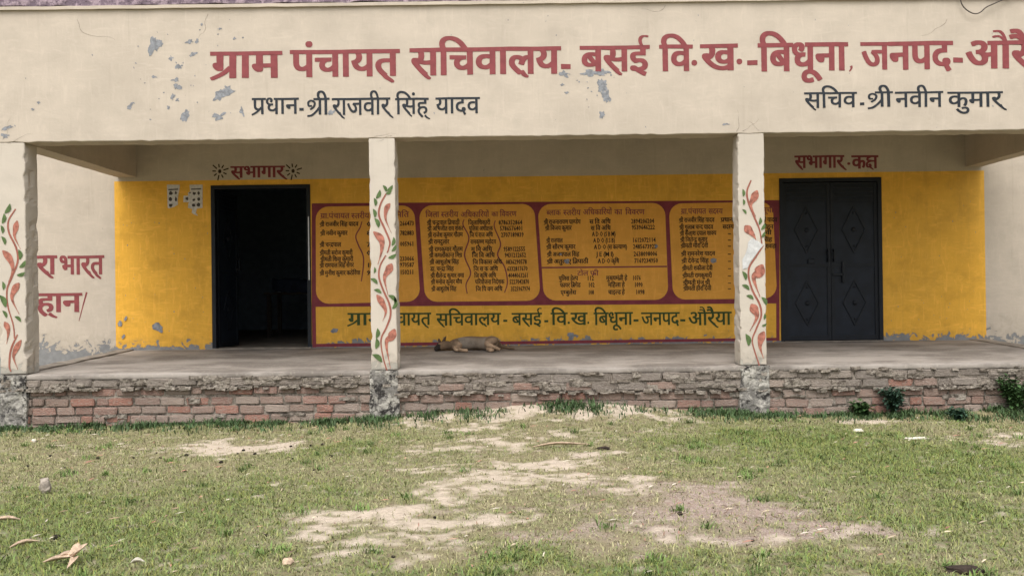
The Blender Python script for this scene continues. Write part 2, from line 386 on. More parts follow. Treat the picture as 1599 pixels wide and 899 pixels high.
def build_ground():
    xs = np.unique(np.concatenate([np.linspace(-400, -60, 6), np.linspace(-60, -8, 14), np.arange(-8, 8.01, .04), np.linspace(8, 60, 14), np.linspace(60, 400, 6)]))
    ys = np.unique(np.concatenate([np.linspace(-400, -60, 5), np.linspace(-60, -7, 12), np.arange(-7, .2, .03), np.linspace(.2, 60, 14), np.linspace(60, 500, 6)]))
    X, Y = np.meshgrid(xs, ys); nx, ny = len(xs), len(ys); Z = gz(X, Y)
    d, b, g = fields(X, Y)
    i = np.arange(nx*ny).reshape(ny, nx)
    q = np.stack([i[:-1, :-1], i[:-1, 1:], i[1:, 1:], i[1:, :-1]], -1).reshape(-1, 4)
    me = bpy.data.meshes.new('ground'); me.vertices.add(nx*ny); me.vertices.foreach_set('co', np.stack([X, Y, Z], -1).astype(np.float32).ravel())
    me.loops.add(q.size); me.loops.foreach_set('vertex_index', q.ravel().astype(np.int32)); me.polygons.add(len(q))
    me.polygons.foreach_set('loop_start', np.arange(0, q.size, 4, dtype=np.int32)); me.update(); me.validate()
    me.polygons.foreach_set('use_smooth', np.ones(len(q), bool))
    at = me.color_attributes.new('cover', 'FLOAT_COLOR', 'POINT')
    at.data.foreach_set('color', np.stack([d, b, g, np.ones_like(d)], -1).astype(np.float32).ravel())
    m, t, bs, co = newmat('earth_and_turf')
    a = nd(t, 'ShaderNodeAttribute', attribute_name='cover'); s = nd(t, 'ShaderNodeSeparateColor'); t.links.new(a.outputs['Color'], s.inputs[0])
    f1 = nz(t, co, 22, 6, .7); f2 = nz(t, co, 90, 4, .7)
    turf = mixc(t, s.outputs[2], (.25, .22, .125), (.125, .17, .06)); turf = mixc(t, sstep(t, f1, .4, .65), turf, (.20, .16, .10))
    brn = mixc(t, sstep(t, f2, .4, .62), (.24, .175, .145), (.42, .345, .295)); brn = mixc(t, sstep(t, f1, .5, .7), brn, (.31, .215, .17))
    drt = mixc(t, sstep(t, f1, .35, .7), (.53, .445, .355), (.43, .355, .28)); drt = mixc(t, mth(t, 'MULTIPLY', sstep(t, f2, .6, .75), .6), drt, (.22, .17, .12))
    c = mixc(t, s.outputs[1], turf, brn); c = mixc(t, s.outputs[0], c, drt); t.links.new(c, bs.inputs['Base Color']); bs.inputs['Roughness'].default_value = .97
    bump(t, bs, mth(t, 'ADD', f1, mth(t, 'MULTIPLY', f2, .5)), .9, .02)
    me.materials.append(m); o = bpy.data.objects.new('ground', me); C.objects.link(o); tag(o, kind='structure')
build_ground()
def colored(name, rough=.75, trans=.25):
    m, t, b, co = newmat(name); a = nd(t, 'ShaderNodeAttribute', attribute_name='tint'); t.links.new(a.outputs['Color'], b.inputs['Base Color'])
    b.inputs['Roughness'].default_value = rough
    return m
M['blade'] = colored('grass_blades'); M['litter'] = colored('dry_litter'); M['weed'] = colored('weed_leaves', .6)
def soup(name, V, T, col, m, parent=None):
    """triangle soup from arrays: V (n,3), T (m,3), col (n,3)"""
    me = bpy.data.meshes.new(name); me.vertices.add(len(V)); me.vertices.foreach_set('co', V.astype(np.float32).ravel())
    me.loops.add(T.size); me.loops.foreach_set('vertex_index', T.ravel().astype(np.int32)); me.polygons.add(len(T))
    me.polygons.foreach_set('loop_start', np.arange(0, T.size, 3, dtype=np.int32)); me.update()
    at = me.color_attributes.new('tint', 'FLOAT_COLOR', 'POINT'); at.data.foreach_set('color', np.concatenate([col, np.ones((len(col), 1))], 1).astype(np.float32).ravel())
    me.materials.append(m); o = bpy.data.objects.new(name, me); C.objects.link(o)
    if parent: o.parent = parent
    return o
def blades(rng, X, Y, Z, L, W, lean, col):
    n = len(X); az_ = rng.uniform(0, 2*np.pi, n); dx, dy = np.cos(az_), np.sin(az_); px, py = -dy, dx
    h1, h2 = L*.55*np.cos(lean*.7), L*np.cos(lean)*.95; r1, r2 = L*.5*np.sin(lean*.7), L*np.sin(lean)+L*.08
    kx = rng.normal(0, .25, n)*L
    def v(r, h, w_, s): return np.stack([X+dx*r+px*w_*s+px*kx*(h/L)**2, Y+dy*r+py*w_*s+py*kx*(h/L)**2, Z+h], -1)
    V = np.stack([v(0*L, 0*L-.004, W, .5), v(0*L, 0*L-.004, W, -.5), v(r1, h1, W, .45), v(r1, h1, W, -.45), v(r2, h2, W, 0)], 1).reshape(-1, 3)
    b = np.arange(n)[:, None]*5
    T = np.concatenate([b+np.array([[0, 1, 3]]), b+np.array([[0, 3, 2]]), b+np.array([[2, 3, 4]])], 0)
    return V, T, np.repeat(col, 5, 0)
def build_grass():
    rng = np.random.default_rng(3); n = 640000
    X = rng.uniform(-7.2, 7.8, n); Y = -.03-5.5*rng.uniform(0, 1, n)
    d, b, g = fields(X, Y); cl = fbm(X, Y, 9, 77, 3)
    keep = rng.uniform(0, 1, n) < np.clip((1-.97*np.clip(d*1.25-.12, 0, 1))*(1-.72*b)*(.35+.65*g)*(.3+1.1*cl), .012, 1)
    X, Y, d, b, g = X[keep], Y[keep], d[keep], b[keep], g[keep]; n = len(X); Z = gz(X, Y)
    L = rng.uniform(.018, .052, n)*(.7+.5*g); W = rng.uniform(.0025, .0052, n); lean = np.clip(rng.normal(1.22, .25, n), .2, 1.5)
    dry = np.clip(.90-1.25*g+rng.normal(0, .3, n), 0, 1)[:, None]
    gr = np.array([.165, .212, .066])*rng.uniform(.65, 1.3, (n, 1))*np.stack([rng.uniform(.85, 1.3, n), np.ones(n), rng.uniform(.7, 1.2, n)], -1); dr = np.array([.38, .345, .195])*rng.uniform(.5, 1.25, (n, 1))
    col = gr*(1-dry)+dr*dry
    o = soup('grass', *blades(rng, X, Y, Z, L, W, lean, col), M['blade']); tag(o, 'short patchy green and straw coloured grass across the yard', 'grass', kind='stuff')
    tn = 420; tx = rng.uniform(-6.8, 7.2, tn); ty = -.25-5.0*rng.uniform(0, 1, tn); td, tb, tg = fields(tx, ty); ok = (td < .45) & (rng.uniform(0, 1, tn) < .25+.75*tg); tx, ty = tx[ok], ty[ok]
    per = 34; r_ = np.abs(rng.normal(0, .035, len(tx)*per))*np.repeat(rng.uniform(.6, 1.8, len(tx)), per); a_ = rng.uniform(0, 2*np.pi, len(r_)); X = np.repeat(tx, per)+r_*np.cos(a_); Y = np.repeat(ty, per)+r_*np.sin(a_); n = len(X)
    tone = np.repeat(rng.uniform(.6, 1.25, (len(tx), 1)), per, 0); col = np.array([.12, .185, .05])*tone*rng.uniform(.6, 1.4, (n, 1))
    o = soup('grass_tufts', *blades(rng, X, Y, gz(X, Y), rng.uniform(.025, .07, n), rng.uniform(.003, .008, n), np.clip(rng.normal(.85, .3, n), .1, 1.4), col), M['blade']); tag(o, 'longer darker tufts growing out of the short grass', 'grass', kind='stuff')
    # dark fringe of low weeds along the foot of the plinth
    n = 34000; X = rng.uniform(-6.5, 6.9, n); Y = -.02-np.abs(rng.normal(0, .22, n))
    den = np.interp(X, [-6.5, -5, -4.3, -3, -1.2, -.9, .2, .5, 1.0, 1.6, 2.0, 2.4, 3.2, 4.2, 5.5, 6.9], [1, 1, .7, .9, 1, .5, .12, .8, .15, .5, .9, 1, .7, 1, 1, 1])
    k = (rng.uniform(0, 1, n) < den*np.clip(fbm(X, Y, 5, 15, 3)*3.2-1.05, .02, 1)) & (Y > -.7); X, Y = X[k], Y[k]; n = len(X)
    col = np.array([.055, .095, .035])*rng.uniform(.5, 1.5, (n, 1))
    o = soup('weed_fringe', *blades(rng, X, Y, gz(X, Y), rng.uniform(.025, .075, n)*(.5+1.2*fbm(X, Y, 3.5, 55, 3)), rng.uniform(.005, .014, n), rng.uniform(.1, 1.1, n), col), M['weed'])
    tag(o, 'dark green low weeds along the foot of the brick plinth', 'weeds', kind='stuff')
    # straw, chips and crumbs
    n = 5200; X = rng.uniform(-6.5, 7, n); Y = -.1-5.2*rng.uniform(0, 1, n); d, b, g = fields(X, Y)
    k = rng.uniform(0, 1, n) < .25+.75*b; X, Y = X[k], Y[k]; n = len(X); a = rng.uniform(0, np.pi, n)
    Ln = rng.uniform(.008, .045, n); Wd = rng.uniform(.003, .009, n); Z = gz(X, Y)+rng.uniform(.006, .022, n)
    ca, sa = np.cos(a), np.sin(a)
    def q(s, t_, dz): return np.stack([X+ca*Ln*s-sa*Wd*t_, Y+sa*Ln*s+ca*Wd*t_, Z+dz], -1)
    V = np.stack([q(-1, 0, -.004), q(0, -.6, 0), q(1, 0, .003), q(0, .6, .004)], 1).reshape(-1, 3); bb = np.arange(n)[:, None]*4
    T = np.concatenate([bb+np.array([[0, 1, 2]]), bb+np.array([[0, 2, 3]])], 0)
    pal = np.array([[.55, .45, .32], [.36, .24, .17], [.62, .55, .45], [.16, .11, .08], [.42, .22, .16]])[rng.integers(0, 5, n)]*rng.uniform(.6, 1.15, (n, 1))
    o = soup('dry_litter', V, T, np.repeat(pal, 4, 0), M['litter']); tag(o, 'scattered straw and dry chips lying in the grass', 'litter', kind='stuff')
build_grass()
# ================================================================== BUILDING
H = empty('village_hall'); tag(H, 'cream village hall with open verandah, yellow back wall and painted notice panels', 'building')
ZF0, ZF1 = .51, .58                                    # verandah floor height at the front edge / at the wall
ZBM, ZTOP, ZC = 2.843, 4.2, 3.32                       # beam soffit, fascia top, ceiling
XL, XR = -5.13, 6.15
PX = [(-5.15, -4.88), (-1.423, -1.158), (2.285, 2.55), (5.90, 6.15)]
# --- fascia (beam + parapet) with crumbly lower edge
V, Fc = boxgeo(XL, XR, 0, .25, ZBM, ZTOP, n=(150, 2, 12), amp=.004, freq=2.2)
for p in V:
    if p.y < .05: p.y = p.y*.12
    if p.z < ZBM+.03: p.z += .010*mnoise.noise(Vector((p.x*9, p.y*9, 1)))+.008*mnoise.noise(Vector((p.x*31, 2, p.y*5)))
fascia = mesh('fascia', V, Fc, M['cream'], H)
bevel(fascia, .008, 2)
cop = box('roof_coping', (XL-.02, XR+.02, -.025, .30, ZTOP+.004, ZTOP+.14), M['coping'], H, n=(160, 4, 2), amp=.014, freq=5)
box('drip_edge', (XL-.01, XR+.01, -.028, -.0045, ZTOP-.035, ZTOP-.002), M['cream'], H, n=(120, 1, 1), amp=.004, freq=4)
# --- side beams, ceiling
for x0, x1 in ((XL, XL+.245), (XR-.21, XR)):
    box('side_beam', (x0, x1, .253, YB-.003, ZBM-.008, ZC), M['cream'], H, n=(2, 24, 4), amp=.004, freq=2.5)
box('ceiling_slab', (XL, XR, .253, YB-.003, ZC+.003, ZC+.13), M['white_lime'], H)
# --- pillars and their mouldy bases
pillars = []
for i, (x0, x1) in enumerate(PX):
    V, Fc = boxgeo(x0, x1, .004, .25, ZF0+.005, ZBM-.001, n=(4, 4, 90), amp=.006, freq=3, seed=i)
    for q in V:
        cx_ = (x0+x1)/2
        if abs(abs(q.x-cx_)-(x1-x0)/2) < .012: q.x -= (1 if q.x > cx_ else -1)*max(0, mnoise.noise(Vector((q.x*4, q.y*14, q.z*11+i*9)))-.12)*.030*(1.6 if q.z < 1.1 else 1)
        if q.y < .02: q.y = .004+(q.y-.004)*.1
    p = mesh('pillar', V, Fc, M['pillar'], H); bevel(p, .012, 3); pillars.append(p)
    box('pillar_base', (x0-.012, x1+.012, -.035, .25, -.15, ZF0+.002), M['pbase'], H, n=(10, 6, 24), amp=.016, freq=8, seed=i)
# --- hall front wall with two door openings; yellow between the verandah ends, cream outside
D1 = (P(331, 400, YB)[0], P(486, 400, YB)[0]); D2 = (P(1218.5, 400, YB)[0], P(1378, 400, YB)[0]); DT = 2.715; ZY = 2.785; ZFL = ZF1+.001
yl, yr = P(180, 400, YB)[0], P(1539, 400, YB)[0]
xs = [-10.5, yl, D1[0], D1[1], D2[0], D2[1], yr, 10.5]; zs = [-.2, ZFL, DT, ZY, 4.22]
V = []; Fc = []; MI = []
def wallquad(x0, x1, z0, z1, mi, y=YB):
    nx_, nz2 = max(1, int((x1-x0)/.25)), max(1, int((z1-z0)/.25)); b0 = len(V)
    for k in range(nz2+1):
        for i in range(nx_+1): V.append((x0+(x1-x0)*i/nx_, y, z0+(z1-z0)*k/nz2))
    for k in range(nz2):
        for i in range(nx_):
            a = b0+k*(nx_+1)+i; Fc.append((a, a+1, a+nx_+2, a+nx_+1)); MI.append(mi)
for i in range(7):
    for k in range(4):
        if i in (2, 4) and k == 1: continue
        wallquad(xs[i], xs[i+1], zs[k], zs[k+1], 1 if (1 <= i <= 5 and k in (1, 2)) else (2 if i in (0, 6) else 0))
for (a, b) in (D1, D2):                                 # reveals of the openings, wall 0.23 thick
    n = len(V); V += [(a, YB, ZFL), (a, YB+.23, ZFL), (a, YB+.23, DT), (a, YB, DT), (b, YB, ZFL), (b, YB+.23, ZFL), (b, YB+.23, DT), (b, YB, DT)]
    Fc += [(n, n+1, n+2, n+3), (n+4, n+7, n+6, n+5), (n+3, n+2, n+6, n+7)]; MI += [0, 0, 0]
wall = mesh('front_wall', V, Fc, [M['cream'], M['yellow'], M['cream_damp']], H); wall.data.polygons.foreach_set('material_index', MI)
# --- rest of the hall: shell, roof slab
def plate(name, b, m): return box(name, b, m, H)
YI = YB+.235
plate('rear_wall', (-10.5, 10.5, 9.0, 9.23, -.2, 4.22), M['room'])
plate('end_wall', (-10.5, -10.27, YI, 8.997, -.2, 4.22), M['cream']); plate('end_wall', (10.27, 10.5, YI, 8.997, -.2, 4.22), M['cream'])
plate('hall_floor', (-10.26, 10.26, YB+.004, 8.997, ZF1-.2, ZF1-.002), M['cement'])
plate('partition_wall', (-.2, 0, YI, 8.99, ZF1, 4.2), M['room'])
V = []; Fc = []; MI = []
inner = [(-10.26, D1[0], ZF1, 4.21), (D1[1], D2[0], ZF1, 4.21), (D2[1], 10.26, ZF1, 4.21), (D1[0], D1[1], DT, 4.21), (D2[0], D2[1], DT, 4.21)]
for a in inner: wallquad(*a, 0, y=YB+.2305)
mesh('inner_face', V, Fc, M['room'], H)
box('roof_slab', (-10.6, 10.6, YB-.06, 9.3, 4.225, 4.33), M['coping'], H, n=(80, 2, 2), amp=.008, freq=5)
box('roof_deck', (XL, XR, .31, YB-.065, ZC+.14, ZC+.2), M['cement'], H)
# --- verandah floor (falls towards the edge), edge screed
def flz(y): return ZF0+(ZF1-ZF0)*min(1, max(0, y/YB))
xs_ = np.linspace(XL-.02, XR+.02, 160); ys_ = np.linspace(-.03, YB-.001, 40); V = []; Fc = []
for j, y in enumerate(ys_):
    for i, x in enumerate(xs_):
        q = .006*mnoise.noise(Vector((x*1.5, y*1.5, 0)))+.004*mnoise.noise(Vector((x*6, y*6, 3)))
        e = (.012*mnoise.noise(Vector((x*7, 1, 0)))+.012*mnoise.noise(Vector((x*19, 1, 0)))) if j == 0 else 0
        V.append((x, y+e, flz(y)+min(q, .004)-(.008 if j == 0 else 0)))
n = len(xs_); Fc = [(j*n+i, j*n+i+1, (j+1)*n+i+1, (j+1)*n+i) for j in range(len(ys_)-1) for i in range(n-1)]
b0 = len(V)
for i, x in enumerate(xs_): V.append((x, V[i][1]+.012, ZF0-.050+.008*mnoise.noise(Vector((x*12, 5, 0)))))
Fc += [(b0+i, b0+i+1, i+1, i) for i in range(n-1)]
m, t, bs, co = newmat('worn_cement_floor')
st = nz(t, scaled(t, co, (1, 1.8, 1)), 1.3, 6, .65); fi = nz(t, co, 26, 5, .65)
c = mixc(t, sstep(t, st, .38, .62), (.285, .255, .225), (.155, .135, .117)); c = mixc(t, mth(t, 'MULTIPLY', sstep(t, fi, .5, .75), .5), c, (.38, .34, .29))
t.links.new(c, bs.inputs['Base Color']); bs.inputs['Roughness'].default_value = .8; bump(t, bs, fi, .4, .006)
floor = mesh('verandah_floor', V, Fc, m, H, smooth=True)
for sx, xa in ((-1, XL-.01), (1, XR-.19)):
    V, Fc = boxgeo(xa, xa+.20, .27, YB-.004, ZF0-.05, ZF1+.012, n=(2, 30, 2), amp=.008, freq=5)
    for p in V: p.z -= (ZF1-flz(p.y))
    mesh('floor_kerb', V, Fc, M['cement'], H)
# --- plinth: recessed mortar core with every brick its own piece
plinth = box('plinth', (XL+.005, XR-.005, .018, YB-.01, -.2, ZF0-.052), M['mortar'], H, n=(200, 1, 12), amp=.010, freq=9)
box('mortar_band', (XL+.005, -1.25, -.004, .012, ZF0-.056-.0885, ZF0-.054), M['mortar'], plinth, n=(80, 1, 3), amp=.009, freq=11)
box('mortar_band', (-1.25, XR-.005, -.004, .012, ZF0-.056-2*.0885, ZF0-.054), M['mortar'], plinth, n=(140, 1, 6), amp=.009, freq=11)
rb = random.Random(5); protos = {}
def brickmesh(kind, v):
    if (kind, v) in protos: return protos[(kind, v)]
    bm = bmesh.new(); bmesh.ops.create_cube(bm, size=1); bmesh.ops.bevel(bm, geom=bm.edges[:], offset=.09, segments=1, affect='EDGES')
    r2 = random.Random(v*17+kind)
    for q in bm.verts: q.co += Vector((r2.uniform(-.035, .035), r2.uniform(-.06, .04), r2.uniform(-.08, .07)))
    me = bpy.data.meshes.new('brick'); bm.to_mesh(me); bm.free(); me.materials.append(M['cbrick'] if kind else M['brick']); protos[(kind, v)] = me; return me
PIT = .0885; ztop = ZF0-.056; cnt = 0
for c_ in range(6):
    zt = ztop-c_*PIT-(.012 if c_ >= 2 else 0); kind = 1 if c_ < 2 else 0
    x = XL-rb.uniform(0, .2)
    while x < XR-.05:
        Lb = rb.choice([.235, .24, .23, .245, .225, .115, .17]) if not kind else rb.choice([.24, .25, .26, .28])
        xa, xb = max(x, XL), min(x+Lb, XR); x += Lb+rb.uniform(.008, .02)
        if xb-xa < .04: continue
        xc = (xa+xb)/2
        if any(a-.005 < xa and xb < b+.005 for a, b in PX): continue
        kind = 1 if c_ == 0 or (c_ == 1 and xc > -1.25 and rb.random() < .75) else 0
        hb = PIT-rb.uniform(.006, .022); dep = .11
        yf = (-.020 if kind else (-.014 if c_ == 1 and xc > -1.25 else .002))+rb.uniform(-.010, .010)
        o = bpy.data.objects.new('brick', brickmesh(kind, rb.randrange(9))); C.objects.link(o); o.parent = plinth
        o.location = (xc, yf+dep/2, zt-hb/2+rb.uniform(-.004, .004)); o.scale = (xb-xa, dep, hb); o.rotation_euler = (rb.uniform(-.02, .02), rb.uniform(-.02, .02), rb.uniform(-.02, .02)); cnt += 1
# lumps of crumbled mortar hanging under the top courses and along the edge
V = []; Fc = []
for i in range(300):
    x = rb.uniform(XL, XR); zc = (ztop-(1 if x < -1.25 else 2)*PIT-.004+rb.gauss(0, .010)) if i % 4 else (ZF0-.055+rb.gauss(0, .008)); s = rb.uniform(.012, .032)
    boxgeo(x-s*1.6, x+s*1.6, -.028-s*.4, .03, zc-s*.5, zc+s*.5, n=(2, 2, 2), amp=s*.45, freq=30, seed=i, V=V, Fc=Fc)
for i in range(90):                                     # cement slurry smeared over the faces of the bricks
    x = rb.uniform(XL, XR); up = rb.random() < .75; zc = rb.uniform(ztop-(1 if x < -1.25 else 2)*PIT+.03, ztop) if up else rb.uniform(.02, ztop-2*PIT); a = rb.uniform(.04, .13); b = rb.uniform(.012, .035); yy = (-.026 if up else -.004)
    boxgeo(x-a, x+a, yy-rb.uniform(.001, .006), yy+.02, zc-b, zc+b, n=(5, 1, 3), amp=.012, freq=14, seed=i+600, V=V, Fc=Fc)
tag(mesh('mortar_crumbs', V, Fc, M['mortar'], plinth), kind='stuff')
# ------------------------------------------------------------------ lettering on the fascia
def words(name, m, parent, py, lst, **kw):
    join = kw.pop('join', False); pt = Paint(py)
    for s, x0, x1, yt, yb in lst:
        if not join: pt = Paint(py)
        write(pt, s, x0, x1, yt, yb, py, **kw)
        if not join: pt.build(name, m, parent)
    if join: tag(pt.build(name, m, parent), kind='stuff')
words('title_word', M['red'], fascia, -.0008, [
    ('ग्राम', 331, 438, 81, 121), ('पंचायत', 455, 622, 78, 119), ('सचिवालय', 642, 874, 74.5, 115.5), ('-', 876, 892, 78, 118), ('बसई', 908, 1013, 72, 111), ('वि', 1032, 1080, 70.5, 110),
    ('ख', 1096, 1150, 69.5, 109), ('-', 1167, 1184, 72, 112), ('बिधूना', 1186, 1323, 67.5, 110), ('जनपद', 1346, 1487, 65.5, 108), ('-', 1489, 1505, 68, 108), ('औरैया', 1509, 1668, 64, 106)],
    off=.013, res=4, tails=True, nib=.020)
pt = Paint(-.0008)
for x, y in ((1085, 98), (1155.5, 96)): X, Z = P(x, y, -.004); pt.blob(X, Z, .03, .03, jag=.04, n=16)
X, Z = P(1329, 106, -.004); pt.ribbon([(X+.005, Z+.02), (X+.012, Z), (X-.01, Z-.035)], lambda u: .03*(1-.6*u))
pt.build('title_dots', M['red'], fascia)
words('name_word', M['ink'], fascia, -.0008, [('प्रधान', 394, 466, 153, 178), ('-', 467, 475, 154, 180), ('श्री', 481, 514, 153, 179), ('राजवीर', 519, 609, 153, 179), ('सिंह', 618, 669, 153, 178), ('यादव', 681, 749, 152, 177),
    ('सचिव', 1257, 1338, 144, 168), ('-', 1343, 1351, 146, 171), ('श्री', 1357, 1394, 143, 167), ('नवीन', 1399, 1473, 143, 167), ('कुमार', 1481, 1566, 143, 167)], off=.005, res=3, tails=True, nib=.010)
pt = Paint(-.0006); rp = random.Random(9)                  # flakes of paint fallen off the fascia
for x, y, a, b, r in [(240, 72, 9, 13, -.5), (249, 66, 4, 6, .3), (345, 148, 13, 9, .5), (354, 140, 7, 6, .2), (343, 182, 9, 6, .2), (290, 180, 5, 11, -.4), (297, 65, 5, 3, 0), (308, 64, 4, 3, .4), (302, 84, 6, 3, .4), (268, 91, 3, 4, 0), (279, 104, 4, 5, .4),
        (275, 125, 7, 3, 0), (276, 136, 6, 5, .3), (270, 151, 3, 5, 0), (277, 156, 3, 3, 0), (263, 168, 3, 3, 0), (239, 120, 4, 2, 0), (204, 166, 3, 6, -.5), (378, 173, 4, 7, .1), (881, 115, 8, 5, 0), (922, 114, 12, 5, .2), (940, 113, 12, 6, -.2), (943, 133, 8, 9, 0), (947, 150, 5, 12, .25),
        (941, 180, 4, 7, 0), (886, 145, 3, 2, 0), (879, 132, 3, 2, 0), (315, 38, 2, 2, 0), (344, 45, 3, 1.5, 0), (51, 171, 2.5, 2, 0), (60, 160, 2.5, 2, 0), (1134, 194, 5, 1.5, 0), (10, 200, 8, 3, .3), (8, 212, 6, 4, 0), (517, 176, 5, 4, .3), (366, 60, 2, 2, 0)]:
    X, Z = P(x, y, 0); k = CD/F; bigp = max(a, b) >= 5; p2 = Paint(-.0006) if bigp else pt; p2.blob(X, Z, a*k, b*k*.9, r, .75, 30, seed=int(x*7+y))
    if bigp: p2.build('peeled_patch', M['bare'], fascia)
for i in range(26): X, Z = P(rp.uniform(205, 380), rp.uniform(40, 195), 0); pt.blob(X, Z, rp.uniform(.004, .012), rp.uniform(.004, .010), rp.uniform(0, 3), .35, 8)
for i in range(12): X, Z = P(rp.uniform(870, 960), rp.uniform(115, 190), 0); pt.blob(X, Z, rp.uniform(.004, .012), rp.uniform(.004, .010), rp.uniform(0, 3), .35, 8)
for i in range(40): X, Z = P(rp.uniform(10, 1590), rp.uniform(20, 205), 0); pt.blob(X, Z, rp.uniform(.002, .006), rp.uniform(.003, .012), rp.uniform(-.5, .5), .3, 7)
tag(pt.build('peeled_paint', M['bare'], fascia), kind='stuff')
pt = Paint(-.0006); rp = random.Random(31)                 # hairline cracks in the plaster
def crack(x, y, ang, n, st=9, py=0):
    q = [P(x, y, py)]
    for i in range(n):
        ang += rp.uniform(-.6, .6); x += math.cos(ang)*st; y += math.sin(ang)*st*.8; q.append(P(x, y, py))
    pt.ribbon(q, lambda u: .003*(1-.7*u), 3)
for x, y, a, n in [(1150, 206, -.5, 5), (1160, 205, -.1, 4), (1186, 204, -2.6, 3), (585, 213, -.2, 4), (612, 212, -2.9, 3), (4, 218, -.8, 5), (12, 224, 0, 5), (325, 22, 1.55, 6), (1480, 30, 1.7, 6), (120, 30, 1.6, 9), (1040, 8, 1.5, 5)]: crack(x, y, a, n)
tag(pt.build('plaster_cracks', M['mortar'], fascia), kind='stuff')
# ------------------------------------------------------------------ painted vines on the pillars
def crop(ox, oy, s): return lambda u, v: (ox+u/s, oy+v/s)
def vine(pillar, cv, stems, coral, green, patch=None, red=False):
    Y = .0018; k = CD/F; xa, xb = [q for q in PX][pillars.index(pillar)]
    def W(q): x, y = cv(*q); X, Z = P(x, y, 0); return (min(max(X, xa+.022), xb-.022), Z)
    pt = Paint(Y)
    for s in stems:
        pt = Paint(Y); pt.ribbon([W(q) for q in s], lambda u: k*(2.1+1.0*math.sin(math.pi*min(1, u*1.2))), 7); pt.build('vine_stem', M['stem'], pillar)
    pt = Paint(Y-.0010)
    for pts, wd in coral:
        pt = Paint(Y-.0010); wd *= 1.0
        pt.ribbon([W(q) for q in pts], (lambda wd: lambda u: k*wd*max(.08, (math.sin(math.pi*min(1, (u+.03)*1.75)) if u < .30 else (1-(u-.30)/.70)**1.25)))(wd), 9)
        pt.build('vine_paisley', M['coral'], pillar)
    for (u, v), an, ln in green:
        pt = Paint(Y-.0020); an += .35*math.sin(u*7+v); ln *= 1.05
        X, Z = W((u, v)); dx, dz = math.cos(an)*ln*k/2, math.sin(an)*ln*k/2
        pt.ribbon([(X-dx, Z-dz), (X+dz*.25, Z-dx*.25), (X+dx, Z+dz)], lambda q: k*ln*.42*max(.1, math.sin(math.pi*min(1, q*.92+.06))), 6)
        pt.build('vine_leaf', M['leaf_paint'], pillar)
    if patch:
        pt = Paint(Y-.0028); pt.poly([W(q) for q in patch]); pt.build('filler_patch', M['white_patch'], pillar)
vine(pillars[1], crop(480, 290, 3.458),
     [[(427, 42), (396, 100), (388, 160), (418, 230), (446, 300), (440, 340), (432, 362)], [(425, 375), (395, 430), (388, 490), (410, 560), (445, 640), (450, 700), (428, 765), (403, 815), (400, 860), (412, 930), (432, 1000)]],
     [([(448, 95), (428, 125), (424, 180), (455, 255)], 8), ([(358, 248), (400, 290), (402, 350), (382, 425)], 11), ([(458, 420), (440, 455), (418, 500), (437, 590)], 12),
      ([(376, 588), (405, 630), (425, 680), (408, 730)], 10), ([(474, 772), (455, 815), (428, 850), (450, 985)], 13)],
     [((383, 45), 1.4, 14), ((418, 15), 1.9, 11), ((446, 12), 1.1, 12), ((440, 34), .7, 10), ((365, 87), 1.7, 12), ((361, 148), 2.1, 13), ((375, 200), 2.2, 15), ((463, 300), 1.5, 13), ((470, 335), 1.1, 12), ((460, 378), .7, 13),
      ((363, 455), 1.8, 9), ((361, 515), 2.2, 13), ((381, 570), 2.4, 12), ((460, 608), 2.1, 15), ((474, 640), 1.2, 14), ((484, 618), 1.7, 10), ((377, 795), 1.5, 15), ((373, 850), 1.8, 16), ((378, 930), 2.2, 18)])
vine(pillars[2], crop(820, 290, 3.457),
     [[(1222, -30), (1200, 30), (1208, 90), (1240, 170), (1268, 240), (1280, 312)], [(1292, 322), (1250, 380), (1212, 440), (1210, 500), (1232, 570), (1268, 640), (1276, 700), (1250, 770), (1228, 830), (1240, 890), (1268, 975)]],
     [([(1256, 25), (1238, 65), (1220, 105), (1247, 165)], 12), ([(1188, 215), (1210, 240), (1235, 268), (1250, 295)], 13), ([(1284, 425), (1262, 470), (1236, 500), (1270, 600)], 17),
      ([(1222, 638), (1240, 670), (1252, 710), (1214, 785)], 14), ([(1291, 785), (1275, 825), (1270, 870), (1288, 930)], 12)],
     [((1178, 38), 1.5, 11), ((1180, 88), 1.9, 9), ((1185, 140), 2.2, 9), ((1268, 190), 1.6, 11), ((1286, 220), 1.4, 11), ((1300, 262), 1.0, 10), ((1184, 485), 1.6, 14), ((1192, 548), 2.2, 13), ((1215, 602), 2.5, 12), ((1292, 622), 1.9, 14), ((1298, 705), 1.1, 9), ((1302, 748), .6, 8), ((1200, 830), 1.8, 18)],
     [(1225, 283), (1262, 300), (1290, 322), (1262, 350), (1232, 392), (1215, 412), (1202, 442), (1176, 452), (1174, 398), (1190, 372), (1202, 335), (1205, 305)])
vine(pillars[0], crop(0, 300, 2.366),
     [[(58, 62), (32, 105), (34, 150), (60, 205), (66, 255), (44, 315), (27, 360), (30, 420), (50, 490), (55, 540)], [(66, 525), (42, 580), (36, 640), (42, 662)]],
     [([(64, 105), (58, 135), (55, 165), (76, 210)], 9), ([(10, 215), (36, 245), (48, 285), (32, 332)], 11), ([(72, 335), (55, 360), (46, 395), (72, 450)], 11), ([(18, 478), (32, 510), (26, 560)], 9), ([(80, 545), (60, 580), (52, 610), (68, 655)], 9)],
     [((28, 60), 1.4, 16), ((12, 97), 1.7, 15), ((7, 137), 2.0, 12), ((13, 178), 2.3, 13), ((72, 230), 2.0, 15), ((84, 265), 1.2, 14), ((79, 301), .5, 13), ((12, 345), 1.3, 12), ((10, 402), 1.8, 20), ((18, 450), 2.4, 12), ((67, 468), 2.2, 12)])
